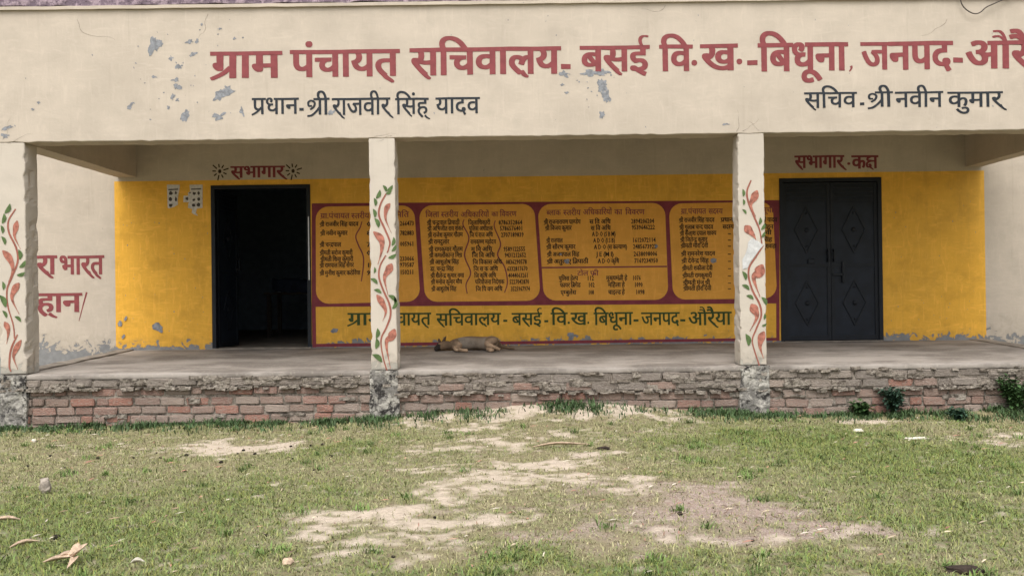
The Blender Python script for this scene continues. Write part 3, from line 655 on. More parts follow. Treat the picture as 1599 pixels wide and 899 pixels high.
# ------------------------------------------------------------------ notice panels and lettering on the hall wall
def px_poly(pt, pts): pt.poly([P(x, y, YB) for x, y in pts])
field = Paint(YB)
field.k = 5; yq = YB-.0015
def quad(pt, x0, y0, x1, y1, x2, y2, x3, y3, y): pt.poly([P(x0, y0, YB), P(x1, y1, YB), P(x2, y2, YB), P(x3, y3, YB)], y)
quad(field, 487.5, 317.5, 1217.5, 312.5, 1217.5, 473.5, 487.5, 479, yq)
quad(field, 487.5, 478.5, 493.5, 478.5, 494.5, 542, 488.5, 542, yq-.0006)
quad(field, 1212.5, 473, 1217.5, 473, 1217.5, 532, 1212.5, 532, yq-.0006)
quad(field, 494, 536.5, 1213, 527, 1213, 531.5, 494, 541.5, yq-.0012)
notice = field.build('notice_border', M['maroon'], H)
def rrect(x00, x01, x10, x11, yt0, yt1, yb0, yb1, r=20):
    """rounded panel: top-left/right x00,x01, bottom-left/right x10,x11"""
    c = []
    for cx, cy, sx, sy, a0 in ((x00, yt0, 1, 1, 180), (x01, yt1, -1, 1, 270), (x11, yb1, -1, -1, 0), (x10, yb0, 1, -1, 90)):
        for i in range(7):
            a = R(a0+15*i); c.append((cx+sx*r+r*math.cos(a), cy+sy*r+r*math.sin(a)))
    return [P(x, y, YB) for x, y in c]
panels = []
for q in [(493.5, 648.5, 494, 656, 322.5, 321, 474, 471), (655.5, 836, 663, 843.5, 320.5, 318.5, 471, 469.5), (841, 1039.5, 848.5, 1043.5, 318.5, 317, 469, 468), (1045.5, 1208, 1050.5, 1213, 317.5, 315.5, 467.5, 466)]:
    pt = Paint(YB-.003); pt.poly(rrect(*q)); panels.append(pt.build('notice_panel', M['board'], H))
pt = Paint(YB-.004)
pt.ribbon([P(845, 417.8, YB), P(940, 417, YB), P(1042, 416, YB)], .02); pt.build('panel_divider', M['red'], panels[2])
YT = YB-.0045
def wavy(cv, pts, parent):
    pt = Paint(YT); pt.ribbon([P(*cv(u, v), YB) for u, v in pts], lambda u: .012+.006*math.sin(math.pi*u)); pt.build('wavy_rule', M['red'], parent)
wavy(crop(490, 310, 5.288), [(400, 190), (385, 240), (350, 310), (372, 385), (410, 470), (412, 560), (395, 685)], panels[0])
c2 = crop(655, 320, 5.994)
wavy(c2, [(420, 135), (412, 190), (466, 310), (425, 470), (482, 630), (440, 740), (450, 830)], panels[1]); wavy(c2, [(712, 145), (705, 210), (762, 360), (735, 470), (800, 580), (826, 720), (800, 820)], panels[1])
rn = random.Random(21)
def digits(n): return ''.join(rn.choice('0123456789') for _ in range(n))
hd = dict(off=.006, res=2, tails=False, join=True, nib=.012); sm = dict(off=.012, res=1, jit=.014, nib=.022, join=True)
words('panel_heading', M['red'], panels[0], YT, [('ग्रा.पंचायत', 501, 546, 333, 341), ('स्तरीय', 549, 577, 333, 341), ('समिति', 606, 639, 331, 339)], **hd)
words('panel_heading', M['red'], panels[1], YT, [('जिला', 665, 686, 331, 339), ('स्तरीय', 689, 716, 331, 339), ('अधिकारियों', 720, 764, 331, 339), ('का', 768, 778, 331, 338), ('विवरण', 781, 807, 330, 338)], **hd)
words('panel_heading', M['red'], panels[2], YT, [('ब्लाक', 854, 876, 328, 336), ('स्तरीय', 880, 907, 328, 336), ('अधिकारियों', 911, 956, 327, 335), ('का', 960, 972, 327, 335), ('विवरण', 977, 1007, 327, 335), ('टोल', 902, 919, 423, 430), ('फ्री', 922, 935, 423, 430)], **hd)
words('panel_heading', M['red'], panels[3], YT, [('ग्रा.पंचायत', 1064, 1103, 326, 334), ('सदस्य', 1107, 1129, 326, 334), ('सूची', 1190, 1208, 324, 332)], **hd)
def rows(name, parent, lst):
    words(name, M['brown_ink'], parent, YT, [(s, a, b, y-3.2, y+3.2) for s, a, b, y in lst], **sm)
rows('panel_lines', panels[0], [('श्री राजवीर सिंह यादव', 500, 560, 350), ('श्री नवीन कुमार', 501, 543, 364), ('श्री चन्द्रपाल', 500, 533, 382), ('श्रीमती सरोज कुमारी', 500, 551, 394.5), ('श्रीमती शिवा कुमारी', 501, 552, 404.5), ('श्री रामपाल सिंह सेंगर', 500, 553, 414), ('श्री मुनीश कुमार कठेरिया', 500, 563, 426)]
     + [(digits(6), 625, 647, y) for y in (349, 364, 381, 404, 413.5, 425)] + [(digits(3), 573, 592, y) for y in (350, 364, 382, 395, 414, 426)])
nm = ['श्री चन्द्रपाल त्रिपाठी', 'श्री अभिजीत राय शंकर', 'श्री राजेश कुमार गौतम', 'श्री रामदुलार', 'श्री रामकुमार गौतम', 'श्री कमलाकान्त मिश्र', 'श्री आशुतोष सिंह', 'डा. चन्द्रा सिंह', 'श्री शैलेन्द्र कुमार वर्मा', 'श्री मनोज कुमार मौर्य', 'श्री आशुतोष सिंह']
po = ['जिलाधिकारी', 'पुलिस अधीक्षक', 'जि पं राज अधि', 'रामकृष्ण महोदय', 'मु वि अधि', 'जि वि अधि', 'जि विकास अधि', 'जि स क अधि', 'जि कृषि अधि', 'परियोजना निदेशक', 'जि पि वर्ग अधि']
ry = [347.5, 356.7, 366.7, 377.5, 389, 398.4, 409, 419.6, 430, 440, 451]
nw = [718, 724, 723, 702, 723, 722, 717, 709, 725, 722, 713]
rows('panel_lines', panels[1], [(nm[i], 667.5+.7*i, nw[i], ry[i]) for i in range(11)] + [(po[i], 731.5+1.2*i, [766, 770, 770, 775, 769, 773, 784, 778, 775, 788, 785][i], ry[i]) for i in range(11)]
     + [(digits(10), 779+1.9*i, 816+1.2*i, ry[i]) for i in range(11) if i != 3])
rows('panel_lines', panels[2], [('श्री राजनारायण पाण्डेय', 850, 907, 346.5), ('श्री विजय कुमार', 852, 893, 356), ('श्री राजपाल', 854, 879, 375.5), ('श्री सौरभ कुमार', 854, 899, 385.5), ('श्री अजयपाल सिंह', 855, 905, 397), ('श्री अतुल ए त्रिपाठी', 855, 919, 408),
     ('स वि अधि', 921, 954, 346), ('स वि अधि', 923, 954, 356), ('A D O (S B M)', 925, 962, 365.5), ('A D O (I S B)', 927, 961, 375.5), ('A D O (स कल्याण)', 928, 980, 385.5), ('J E (M I)', 932, 959, 397), ('A D O कृषि', 934, 967, 407.5)]
     + [(digits(10), 986+1.0*i, 1022+1.2*i, y) for i, y in enumerate((345.5, 355, 375, 385, 396.5, 407))]
     + [('पुलिस हेल्प', 873, 903, 434.5), ('फायर ब्रिगेड', 875, 907, 445), ('एम्बुलेंस', 876, 900, 456.5), ('112', 917, 928, 434.5), ('102', 919, 929, 445), ('108', 919, 928, 456.5), ('मुख्यमंत्री हे', 947, 980, 434), ('महिला हे', 950, 976, 444.5), ('चाइल्ड हे', 950, 976, 456), ('1076', 988, 1001, 434), ('1090', 991, 1004, 444.5), ('1098', 993, 1007, 456)])
m4 = ['श्री राजवीर सिंह यादव', 'श्री गुलाब चन्द यादव', 'श्री कैलाश दयाल शाक्य', 'श्री जितेन्द्र कुमार', 'श्रीमती मीरा देवी', 'श्री रामनरेश यादव', 'श्री देवेन्द्र सिंह', 'श्रीमती शकीला देवी', 'श्रीमती रामकुमारी', 'श्रीमती मंजू श्री', 'श्रीमती हीरा देवी']
y4 = [343.5, 354.5, 364, 374, 383.5, 396, 407, 418.5, 430, 441, 450]
rows('panel_lines', panels[3], [(m4[i], 1061+.7*i, [1116, 1114, 1119, 1105, 1106, 1117, 1107, 1113, 1112, 1109, 1111][i], y4[i]) for i in range(11)] + [('प्रधान', 1126, 1145, 343), ('सदस्य', 1129, 1146, 354)]
     + [('-', 1137, 1142, y) for y in y4[2:]] + [('श्री यादव', 1190, 1214, 343), ('मोहन', 1190, 1208, 354), ('देवी', 1190, 1205, 363), ('सिंह', 1192, 1206, 374), ('कुशवाहा', 1190, 1213, 384)])
words('green_word', M['green_ink'], wall, YB-.001, [('ग्राम', 544, 598, 488.5, 507.5), ('पंचायत', 603, 673, 488.5, 507.5), ('सचिवालय', 682, 782, 489, 507.5), ('-', 786, 793, 489, 507), ('बसई', 800, 846, 488.5, 507), ('-', 850, 857, 489, 508), ('वि', 861, 886, 488, 507), ('.', 886, 891, 488, 505), ('ख', 892, 917, 488, 507), ('.', 917, 921, 488, 505),
     ('बिधूना', 928, 988, 487.5, 507), ('-', 989, 998, 487, 507), ('जनपद', 1002, 1061, 487.5, 507), ('-', 1062, 1071, 487, 507), ('औरैया', 1075, 1142, 487, 507)], off=.008, res=3, tails=True, nib=.012)
words('door_word', M['maroon'], wall, YB-.001, [('सभागार', 361, 444, 259.5, 277), ('सभागार', 1242, 1318, 243, 262), ('.', 1323, 1329, 240, 257), ('कक्ष', 1331, 1371, 243, 263)], off=.013, res=3, tails=True, nib=.020)
words('slogan_word', M['red'], wall, YB-.001, [('हमा', 6, 54, 399.5, 428), ('रा', 58, 88, 399.5, 428), ('भारत', 93, 162, 399.5, 428), ('म', 18, 56, 458, 486.5), ('हान', 58, 127, 458, 486.5)], off=.013, res=3, tails=True, nib=.020)
pt = Paint(YB-.001); pt.ribbon([P(136, 456, YB), P(130, 478, YB), P(124, 501, YB)], lambda u: .022-.014*u); pt.build('slogan_slash', M['red'], wall)
pt = Paint(YB-.001); k = (CD+YB)/F
for cx, cy in ((343.5, 267.5), (458, 267)):
    pt = Paint(YB-.001)
    X, Z = P(cx, cy, YB); pt.blob(X, Z, 2.6*k, 3.2*k, 0, .08, 10)
    for i in range(9):
        a = i*2*math.pi/9+.3; pt.ribbon([(X+math.cos(a)*6*k, Z+math.sin(a)*6*k), (X+math.cos(a)*8.5*k, Z+math.sin(a)*8.5*k), (X+math.cos(a)*(11.5+3*(i % 3 == 0))*k, Z+math.sin(a)*(11.5+3*(i % 3 == 0))*k)], 2.0*k, 2)
    pt.build('sun_ornament', M['brown_ink'], wall)

pt = Paint(YB-.0075); rp = random.Random(4)                     # scars in the yellow paint
for x, y, a, b in [(188, 505, 3, 5), (197, 497, 2, 4), (247, 510, 8, 6), (252, 516, 4, 3), (194, 525, 2, 4), (605, 470, 3, 2), (1114, 407, 6, 4), (886, 408, 4, 4), (891, 522, 5, 3), (893, 527, 3, 4), (523, 516, 5, 4), (876, 397, 2, 1.5), (1025, 384.5, 2.5, 3)]:
    X, Z = P(x, y, YB); pt.blob(X, Z, a*k, b*k, rp.uniform(-.5, .5), .35, 13)
for i in range(30): X, Z = P(rp.uniform(185, 325), rp.uniform(340, 540), YB); pt.blob(X, Z, rp.uniform(.002, .007), rp.uniform(.003, .012), 0, .3, 7)
for i in range(30): X, Z = P(rp.uniform(1385, 1535), rp.uniform(280, 525), YB); pt.blob(X, Z, rp.uniform(.002, .006), rp.uniform(.003, .010), 0, .3, 7)
tag(pt.build('paint_scars', M['bare'], wall), kind='stuff')
# ------------------------------------------------------------------ doors
def frame(a, b):
    V = []; Fc = []
    for bb in ((a, a+.05, YB-.012, YB+.09, ZFL, DT), (b-.05, b, YB-.012, YB+.09, ZFL, DT), (a+.05, b-.05, YB-.012, YB+.09, DT-.05, DT)): boxgeo(*bb, V=V, Fc=Fc)
    return mesh('door_frame', V, Fc, M['steel2'], H)
def leaf(xh, wd, side):
    """steel door leaf, local: hinge at x=0, runs to x=side*wd, face towards -y"""
    e = bpy.data.objects.new('door_leaf', None); z0, z1 = ZFL+.02, DT-.06; h = z1-z0; s = side
    def b(x0, x1, y0, y1, za, zb): return (min(s*x0, s*x1), max(s*x0, s*x1), y0, y1, za, zb)
    lf = box('door_leaf', b(0, wd, 0, .03, z0, z1), M['steel'], H)
    V = []; Fc = []
    zm = z0+h*.475
    for bb in (b(0, .045, -.012, -.001, z0, z1), b(wd-.045, wd, -.012, -.001, z0, z1), b(.045, wd-.045, -.012, -.001, z0, z0+.06), b(.045, wd-.045, -.012, -.001, zm-.02, zm+.02), b(.045, wd-.045, -.012, -.001, z1-.03, z1)): boxgeo(*bb, V=V, Fc=Fc)
    mesh('rail', V, Fc, M['steel2'], lf)
    for i in range(4): box('louvre_slat', b(.05, wd-.05, -.016, -.002, z1-.075-.055*i, z1-.05-.055*i), M['steel2'], lf)
    cx = s*wd/2
    for cz, hh in ((z0+h*.70, .30), (z0+h*.235, .29)):
        V = []; Fc = []; wv = .15; c4 = [(cx-wv, cz), (cx, cz+hh), (cx+wv, cz), (cx, cz-hh)]
        for i in range(4):
            p, q = Vector(c4[i]), Vector(c4[(i+1) % 4]); d = (q-p).normalized(); nn = Vector((-d.y, d.x))*.009; n = len(V)
            for yy in (-.001, -.012):
                for pp in (p-nn, p+nn, q+nn, q-nn): V.append((pp.x, yy-.0005*i, pp.y))
            Fc += [(n, n+1, n+2, n+3), (n+4, n+7, n+6, n+5)]+[(n+j, n+(j+1) % 4, n+4+(j+1) % 4, n+4+j)[::-1] for j in range(4)]
        mesh('diamond_moulding', V, Fc, M['steel2'], lf)
        for dz, r in ((0, .032), (hh*.72, .016), (-hh*.72, .016)):
            bm = bmesh.new(); bmesh.ops.create_uvsphere(bm, u_segments=14, v_segments=8, radius=r)
            for v in bm.verts: v.co = Vector((v.co.x+cx, v.co.y*.6-.004, v.co.z+cz+dz))
            me = bpy.data.meshes.new('boss'); bm.to_mesh(me); bm.free(); me.materials.append(M['steel2']); o = bpy.data.objects.new('boss', me); C.objects.link(o); o.parent = lf
    V = []; Fc = []; hx = wd-.035
    for bb in (b(hx-.012, hx+.012, -.06, -.045, zm+.05, zm+.21), b(hx-.012, hx+.012, -.045, -.012, zm+.05, zm+.075), b(hx-.012, hx+.012, -.045, -.012, zm+.185, zm+.21)): boxgeo(*bb, V=V, Fc=Fc)
    mesh('handle', V, Fc, M['shine'] if False else M['steel2'], lf)
    bpy.data.objects.remove(e); lf.location = (xh, YB+.02, 0); return lf
for a, b in (D1, D2): frame(a, b)
wl = (D2[1]-D2[0]-.10)/2
l1 = leaf(D2[0]+.05, wl-.003, 1); l2 = leaf(D2[1]-.05, wl-.003, -1)
for lf, x0, x1, z0, z1 in ((l2, -wl+.14, -wl+.18, 1.35, 1.62), (l2, -wl+.02, -wl+.16, 1.44, 1.47), (l1, wl-.30, wl-.22, 1.60, 1.66)):
    bevel(box('hasp', (x0, x1, -.032, -.013, z0, z1), M['steel2'], lf), .004)
l3 = leaf(D1[0]+.05, wl-.003, 1); l3.rotation_euler.z = R(84); l4 = leaf(D1[1]-.05, wl-.003, -1); l4.rotation_euler.z = R(-93)
for o in (l3, l4): o.location.y = YB+.10
l3['label'] = 'steel door leaf swung inward at the left of the open doorway'; l4['label'] = 'steel door leaf swung inward at the right of the open doorway'
X0, Z0 = P(482.5, 338, YB); X1, Z1 = P(484, 437, YB)
bevel(box('door_edge_glint', (X0-.008, X0+.008, YB-.020, YB-.0125, Z1, Z0), M['shine'], H), .003)  # sky glint on the open leaf's edge, put in as a pale strip
for bb in ((D1[0], D1[1], YB-.03, YB+.22, ZFL-.002, ZFL+.012), (D2[0], D2[1], YB-.03, YB+.0, ZFL-.002, ZFL+.012)): box('threshold', bb, M['cement'], H, n=(20, 2, 1), amp=.003, freq=9)
# ================================================================== THINGS
# --- inside the open hall: framed picture and a draped table, barely lit
t_ = empty('table', (-3.35, 6.2, ZF1)); tag(t_, 'dim table under a dark cloth inside the open doorway', 'table')
o = box('table_top', (-.75, .75, -.4, .4, .70, .74), M['wood'], t_)
for sx in (-.68, .68):
    for sy in (-.33, .33): box('leg', (sx-.03, sx+.03, sy-.03, sy+.03, 0, .699), M['wood'], t_)
V, Fc = boxgeo(-.6, .1, -.42, .3, .742, .95, n=(8, 6, 4), amp=.06, freq=4); mesh('cloth_heap', V, Fc, M['cloth'], t_, smooth=True)
pf = empty('picture_frame', (-3.6, 8.99, 2.05)); tag(pf, 'small framed picture on the far wall seen through the open doorway', 'picture')
box('frame', (-.2, .2, -.03, 0, -.27, .27), M['wood'], pf); box('print', (-.16, .16, -.034, -.031, -.23, .23), M['cloth'], pf)
# --- torn posters beside the open door
def poster(cv, outline, marks, band, label):
    e = empty('poster', (P(*cv(*outline[0]), YB)[0], YB, P(*cv(*outline[0]), YB)[1])); tag(e, label, 'poster', 'torn notices on the yellow wall')
    V = []; pts = [P(*cv(*q), YB) for q in outline]; n = len(pts); L = e.location
    V = [(a-L.x, -.0045, b-L.z) for a, b in pts]+[(a-L.x, -.0030, b-L.z) for a, b in pts]
    Fc = [tuple(range(n))[::-1], tuple(range(n, 2*n))]+[(i, (i+1) % n, n+(i+1) % n, n+i) for i in range(n)]
    mesh('sheet', V, Fc, M['paper'], e)
    pt = Paint(-.0055); cvw = lambda u, v: tuple(a-b for a, b in zip(P(*cv(u, v), YB), (L.x, L.z)))
    pt.poly([cvw(*q) for q in band])
    for u, v, a, b in marks: X, Z = cvw(u, v); pt.blob(X, Z, a*k/9, b*k/9, 0, .3, 10)
    tag(pt.build('print', M['print'], e), kind='stuff')
c9 = crop(250, 280, 8.99)
poster(c9, [(100, 75), (280, 78), (275, 150), (262, 200), (250, 300), (255, 355), (205, 385), (130, 408), (112, 400)], [(155, 195, 26, 28), (225, 190, 16, 20), (150, 280, 22, 30), (228, 280, 16, 30), (155, 365, 28, 26)],
       [(120, 138), (258, 132), (258, 148), (120, 155)], 'narrow torn paper notice on the yellow wall, farther from the open doorway')
poster(c9, [(418, 78), (600, 75), (600, 400), (520, 412), (505, 470), (538, 512), (485, 495), (450, 470), (455, 415), (395, 400), (400, 340), (415, 322), (330, 320), (335, 232), (400, 230), (395, 190), (425, 170)],
       [(485, 200, 24, 22), (548, 195, 18, 24), (382, 270, 22, 24), (480, 290, 20, 18), (550, 280, 24, 22), (475, 365, 28, 22), (545, 355, 26, 26), (425, 190, 12, 12)], [(440, 132), (580, 128), (580, 143), (440, 148)], 'wider ragged paper notice on the yellow wall, next to the open doorway')
# --- loose cable hanging from the roof edge
cu = bpy.data.curves.new('hanging_cable', 'CURVE'); cu.dimensions = '3D'; cu.bevel_depth = .006; sp = cu.splines.new('POLY')
cp = catmull([(*P(x, y, -.04), 0) for x, y in [(1498, -18), (1501, 0), (1506, 11), (1516, 19), (1525, 21.5), (1533, 18.5), (1541, 11.5), (1556, 4.5), (1568, -1), (1590, -12)]], 6)
sp.points.add(len(cp)-1)
for p, q in zip(sp.points, cp): p.co = (q.x, -.042, q.y, 1)
co_ = bpy.data.objects.new('hanging_cable', cu); C.objects.link(co_)
dg = bpy.context.evaluated_depsgraph_get(); me = bpy.data.meshes.new_from_object(co_.evaluated_get(dg)); bpy.data.objects.remove(co_)
me.materials.clear(); me.materials.append(M['cable']); co_ = bpy.data.objects.new('hanging_cable', me); C.objects.link(co_)
tag(co_, 'thin dark cable looping down from the roof edge over the fascia', 'cable')
# --- sleeping dog: one skinned body, lying on its side, head to the left, legs towards the yard
def build_dog():
    gx = P(738, 545, 2.0)[0]; gy = 2.0; base = flz(gy)
    ch = {}; vs_ = []; rad = []; ed = []
    def add(n, p, r, par=None):
        ch[n] = len(vs_); vs_.append(p); rad.append(r)
        if par: ed.append((ch[par], ch[n]))
    # x right, y away from the viewer, z up; ground at 0
    add('hip', (.22, .12, .085), .085); add('loin', (.10, .13, .085), .078, 'hip'); add('rib', (-.05, .12, .092), .095, 'loin'); add('chest', (-.18, .10, .088), .088, 'rib'); add('neck', (-.27, .08, .072), .055, 'chest')
    add('skull', (-.355, .05, .062), .058, 'neck'); add('brow', (-.395, .01, .052), .045, 'skull'); add('muzzle', (-.415, -.05, .036), .028, 'brow'); add('nose', (-.425, -.085, .030), .021, 'muzzle')
    add('tail1', (.32, .15, .05), .028, 'hip'); add('tail2', (.42, .13, .025), .018, 'tail1'); add('tail3', (.50, .08, .016), .012, 'tail2')
    add('sh1', (-.19, .0, .10), .050, 'chest'); add('el1', (-.13, -.085, .070), .030, 'sh1'); add('wr1', (-.20, -.17, .045), .020, 'el1'); add('pw1', (-.155, -.225, .025), .022, 'wr1')
    add('sh2', (-.20, .0, .045), .045, 'chest'); add('el2', (-.17, -.10, .03), .028, 'sh2'); add('wr2', (-.10, -.16, .022), .019, 'el2'); add('pw2', (-.04, -.185, .020), .021, 'wr2')
    add('th1', (.25, .0, .115), .062, 'hip'); add('kn1', (.16, -.095, .085), .038, 'th1'); add('hk1', (.27, -.17, .052), .020, 'kn1'); add('ft1', (.33, -.215, .026), .020, 'hk1')
    add('th2', (.24, .01, .045), .055, 'hip'); add('kn2', (.18, -.10, .032), .032, 'th2'); add('hk2', (.25, -.20, .022), .018, 'kn2'); add('ft2', (.20, -.235, .018), .019, 'hk2')
    me = bpy.data.meshes.new('d'); me.from_pydata(vs_, ed, []); o = bpy.data.objects.new('d', me); C.objects.link(o)
    md = o.modifiers.new('s', 'SKIN'); sv = me.skin_vertices[0].data
    for i, r in enumerate(rad): sv[i].radius = (r, r)
    sv[0].use_root = True; md.use_smooth_shade = True
    ss = o.modifiers.new('u', 'SUBSURF'); ss.levels = 2; ss.render_levels = 2
    dg = bpy.context.evaluated_depsgraph_get(); me2 = bpy.data.meshes.new_from_object(o.evaluated_get(dg)); bpy.data.objects.remove(o)
    me2.materials.clear(); m, t, b, co = newmat('dog_coat'); a = nd(t, 'ShaderNodeAttribute', attribute_name='tint'); f = mth(t, 'MULTIPLY', mth(t, 'ADD', nz(t, scaled(t, co, (1, 1, 2)), 60, 4), sstep(t, nz(t, co, 9, 3), .4, .65)), .55)
    t.links.new(mixc(t, mth(t, 'MULTIPLY', f, .6), a.outputs['Color'], (.035, .025, .018)), b.inputs['Base Color']); b.inputs['Roughness'].default_value = .9; bump(t, b, f, .6, .008); me2.materials.append(m)
    at = me2.color_attributes.new('tint', 'FLOAT_COLOR', 'POINT'); P3 = np.array([v.co[:] for v in me2.vertices])
    col = np.tile(np.array([.20, .135, .085]), (len(P3), 1)); leg = np.clip((-.01-P3[:, 1])/.08, 0, 1)[:, None]; col = col*(1-leg)+np.array([.46, .32, .21])*leg
    belly = np.clip((.09-P3[:, 1])/.06, 0, 1)[:, None]*(np.abs(P3[:, 0]) < .16)[:, None]*(1-leg); col = col*(1-belly)+np.array([.30, .25, .20])*belly
    hd_ = (P3[:, 0] < -.30)[:, None]; col = np.where(hd_, np.array([.25, .165, .10]), col); mz = ((P3[:, 0] < -.37) & (P3[:, 1] < -.01))[:, None]; col = np.where(mz, np.array([.022, .02, .02]), col)
    at.data.foreach_set('color', np.concatenate([col, np.ones((len(P3), 1))], 1).astype(np.float32).ravel())
    d = empty('sleeping_dog', (gx, gy, base-.002)); d.scale = (1.05,)*3; tag(d, 'brown dog with dark muzzle asleep on its side on the verandah floor', 'dog')
    bo = bpy.data.objects.new('body', me2); C.objects.link(bo); bo.parent = d
    for nm_, pts in (('ear', [(-.365, .075, .11), (-.33, .095, .105), (-.315, .10, .175), (-.335, .09, .158)]), ('ear', [(-.395, .05, .10), (-.37, .075, .112), (-.40, .115, .150), (-.41, .085, .13)])):
        V = [Vector(p) for p in pts]+[Vector(p)+Vector((.006, .012, -.004)) for p in pts]
        eo = mesh(nm_, V, [(0, 1, 2, 3), (7, 6, 5, 4), (0, 4, 5, 1), (1, 5, 6, 2), (2, 6, 7, 3), (3, 7, 4, 0)], m, bo, smooth=True)
        ea = eo.data.color_attributes.new('tint', 'FLOAT_COLOR', 'POINT'); ea.data.foreach_set('color', [.12, .075, .05, 1]*8)
    for sx, sy, sz in ((-.405, -.008, .093), (-.432, .0, .055)):
        bm = bmesh.new(); bmesh.ops.create_uvsphere(bm, u_segments=8, v_segments=6, radius=.008); e2 = bpy.data.meshes.new('eye'); bm.to_mesh(e2); bm.free(); e2.materials.append(M['ink'])
        o2 = bpy.data.objects.new('eye', e2); C.objects.link(o2); o2.location = (sx, sy, sz); o2.parent = bo
build_dog()
# --- leafy weeds against the plinth
def plant(px, py_, h, nst, spread, col, label, seed, leafl=.06):
    x, y = G(px, py_); y = min(y, -.10); rng = np.random.default_rng(seed); z = float(gz(np.array([x]), np.array([y]))[0])
    e = empty('weed_plant', (x, y, z)); tag(e, label, 'plant', 'leafy weeds by the plinth')
    V = []; Fc = []; LV = []; LT = []; LC = []
    for s in range(nst):
        a = rng.uniform(0, 2*np.pi); top = Vector((math.cos(a)*spread*rng.uniform(.2, 1), math.sin(a)*min(spread, .12)*rng.uniform(.2, 1), h*rng.uniform(.55, 1)))
        mid = top*.5+Vector((0, 0, h*.12)); pts = catmull([(0, 0, -.02), mid, top], 6); n0 = len(V)
        for i, p in enumerate(pts):
            r = .004*(1-.7*i/len(pts))
            for q in range(4): V.append((p.x+r*math.cos(q*1.57), p.y+r*math.sin(q*1.57), p.z))
        for i in range(len(pts)-1):
            for q in range(4): Fc.append((n0+4*i+q, n0+4*i+(q+1) % 4, n0+4*i+4+(q+1) % 4, n0+4*i+4+q))
        for i in range(3, len(pts)):
            for q in range(3):
                p = pts[i]+Vector(rng.normal(0, .018, 3)); b_ = rng.uniform(0, 2*np.pi); up = rng.uniform(-.3, .8); d = Vector((math.cos(b_), math.sin(b_), up)).normalized(); sd_ = d.cross(Vector((0, 0, 1))).normalized()
                l = leafl*rng.uniform(.5, 1.2); w_ = l*.30; n = len(LV)
                LV += [p, p+d*l*.5+sd_*w_+Vector((0, 0, .004)), p+d*l-Vector((0, 0, l*.25)), p+d*l*.5-sd_*w_+Vector((0, 0, .004))]; LT += [(n, n+1, n+2), (n, n+2, n+3)]
                c = np.array(col)*rng.uniform(.5, 1.6); LC += [c]*4
    mesh('stem', V, Fc, M['green_ink'], e); soup('foliage', np.array([v[:] for v in LV]), np.array(LT), np.array(LC), M['weed'], e)
plant(1383, 645, .26, 16, .14, (.035, .07, .045), 'dark bluish green bushy weed against the plinth, between the others', 1)
plant(1340, 648, .13, 9, .10, (.04, .085, .025), 'low spiky green weed at the foot of the plinth, nearest the pillar', 2, .07)
plant(1495, 656, .10, 10, .10, (.035, .075, .045), 'small flat dark weed standing out in the grass by itself', 3, .06)
plant(1572, 644, .36, 26, .24, (.045, .09, .03), 'tallest leafy weed against the plinth at the right', 4, .055)
# --- bits lying about
def stone(px, py_, dims, m, label, cat, seed, name='stone', rz=0, lift=0, group=None, flat=False):
    x, y = G(px, py_); z = float(gz(np.array([x]), np.array([y]))[0])
    bm = bmesh.new(); bmesh.ops.create_icosphere(bm, subdivisions=2, radius=1)
    for v in bm.verts:
        q = mnoise.noise_vector(v.co*1.6+Vector((seed*3.7, seed, 0))); v.co = v.co+q*.45; v.co = Vector((v.co.x*dims[0], v.co.y*dims[1], v.co.z*dims[2]))
    me = bpy.data.meshes.new(name); bm.to_mesh(me); bm.free(); me.materials.append(m); o = bpy.data.objects.new(name, me); C.objects.link(o)
    mz = min(v.co.z for v in me.vertices); o.location = (x, y, z-mz-.35*dims[2]+lift); o.rotation_euler.z = rz; tag(o, label, cat, group); return o
M['stone'] = plain('pale_stone', (.36, .31, .26), .95, .25, 30, .8, 60); M['dung'] = plain('dry_dark_dung', (.03, .024, .018), .95, .2, 40, .8, 80)
M['chip'] = plain('pale_chip', (.62, .57, .48), .9, .12, 40, .5, 60); M['dead'] = plain('dead_leaf', (.58, .43, .31), .85, .22, 40, .5, 60); M['bark'] = plain('dark_bark', (.045, .032, .025), .95, .25, 40, .9, 70)
stone(72, 771, (.040, .030, .055), M['stone'], 'upright grey stone flake standing in the green grass', 'stone', 1)
stone(54, 689, (.022, .018, .018), M['chip'], 'small pale pebble in the grass below the corner pillar', 'stone', 2)
stone(1341, 676, (.045, .025, .02), M['chip'], 'short pale chip in the grass, the blunter of two', 'chip', 3, 'chip')
stone(1430, 685, (.11, .022, .016), M['chip'], 'long pale sliver lying in the green grass', 'chip', 4, 'chip')
stone(943, 705, (.055, .025, .016), M['bark'], 'dark scrap of bark at the edge of the bare earth', 'bark', 5, 'bark_scrap')
stone(1508, 893, (.085, .03, .022), M['bark'], 'dark broken piece of wood half sunk in the grass', 'wood', 6, 'wood_piece', rz=-.3)
stone(450, 884, (.028, .024, .02), M['dead'], 'small brown clod beside the worn earth', 'clod', 7, 'clod')
stone(90, 840, (.022, .018, .016), M['dung'], 'single black dropping in the greenest grass', 'dropping', 8, 'dropping')
rd = random.Random(12)
for i, (x, y) in enumerate([(80, 711), (154, 714), (118, 738), (103, 729), (246, 708), (209, 716), (251, 715), (292, 710), (289, 738), (372, 709), (381, 703), (399, 709), (417, 708), (455, 698), (458, 716), (517, 714), (491, 734), (346, 723), (233, 736), (43, 728), (680, 808), (415, 839), (1062, 802), (1175, 845), (1508, 786), (505, 696), (486, 697), (615, 871)]):
    s = rd.uniform(.008, .015); stone(x, y, (s*1.2, s, s*.8), M['dung'], 'small round black dropping scattered over the yard', 'dropping', 20+i, 'dropping', group='droppings scattered over the yard')
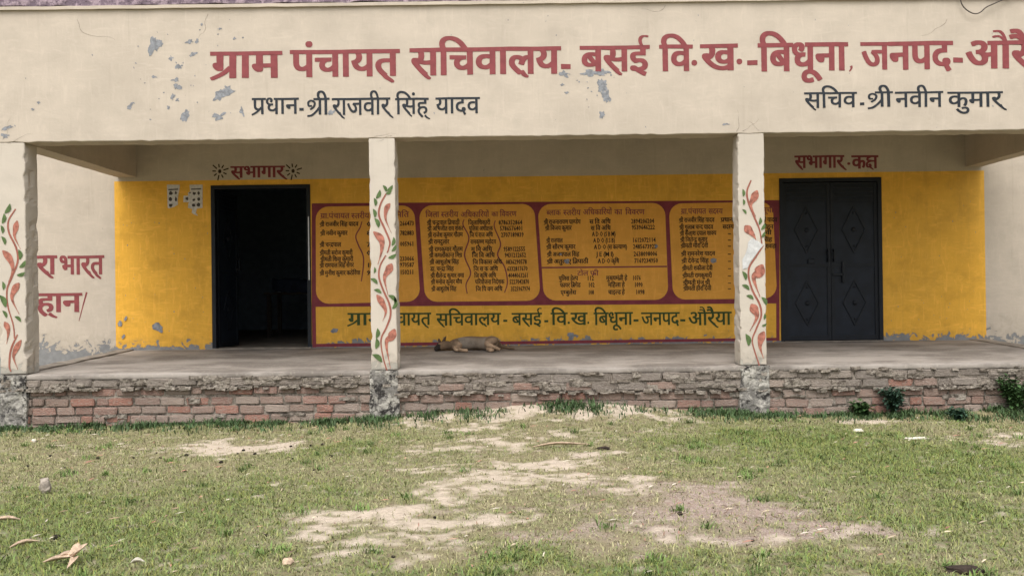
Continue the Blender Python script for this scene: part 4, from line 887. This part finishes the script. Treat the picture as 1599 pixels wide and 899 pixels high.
def curl(px, py_, pts, wd, m, label, name='dead_leaf', cat='leaf', thick=.004):
    x, y = G(px, py_); z = float(gz(np.array([x]), np.array([y]))[0]); V = []; Fc = []
    for pl in pts:
        p = catmull(pl, 5); n = len(V); N = len(p)
        for i, q in enumerate(p):
            d = (p[min(i+1, N-1)]-p[max(i-1, 0)]).normalized(); sd_ = d.cross(Vector((0, 0, 1))).normalized(); u = i/(N-1); w_ = wd*max(.12, math.sin(math.pi*min(1, u*.95+.04)))/2
            for s, h in ((1, .010), (0, 0), (-1, .012)): V.append(q+sd_*w_*s+Vector((0, 0, h*(w_*2/wd)*1.5)))
            for s, h in ((1, .010), (0, 0), (-1, .012)): V.append(q+sd_*w_*s+Vector((0, 0, h*(w_*2/wd)*1.5-thick)))
        for i in range(N-1):
            a = n+6*i
            Fc += [(a, a+1, a+7, a+6), (a+1, a+2, a+8, a+7), (a+4, a+3, a+9, a+10), (a+5, a+4, a+10, a+11), (a, a+6, a+9, a+3), (a+2, a+5, a+11, a+8)]
    o = mesh(name, V, Fc, m, None, smooth=True); o.location = (x, y, z+.012); tag(o, label, cat); return o
curl(106, 879, [[(-.11, -.01, .01), (-.04, 0, .02), (.03, .01, .03)], [(.0, .0, .025), (.02, .05, .05), (.01, .09, .07)], [(.02, 0, .03), (.05, .01, .05), (.075, .05, .08)], [(.03, .01, .025), (.05, -.03, .02), (.04, -.08, .0)], [(-.07, .01, .012), (-.02, .03, .03), (.03, .02, .035)]], .035, M['dead'], 'curled tan dead leaf with several lobes in the green grass')
curl(12, 818, [[(-.12, -.01, .005), (0, 0, .012), (.07, .012, .008)]], .028, M['dead'], 'long flat straw coloured blade at the picture edge', 'straw_stalk', 'straw')
curl(40, 852, [[(-.05, -.05, .005), (0, 0, .012), (.05, .045, .010)]], .018, M['dead'], 'slanting pale dry stalk beside the black dropping', 'dry_stalk', 'straw')
curl(215, 882, [[(-.03, 0, .005), (0, 0, .010), (.035, .006, .008)]], .014, M['chip'], 'short pale straw piece near the curled dead leaf', 'straw_piece', 'straw')
curl(880, 702, [[(-.25, -.05, .005), (-.05, 0, .016), (.22, .03, .008)]], .022, M['dead'], 'long dry stalk lying by the bark scrap', 'dry_stalk', 'straw')
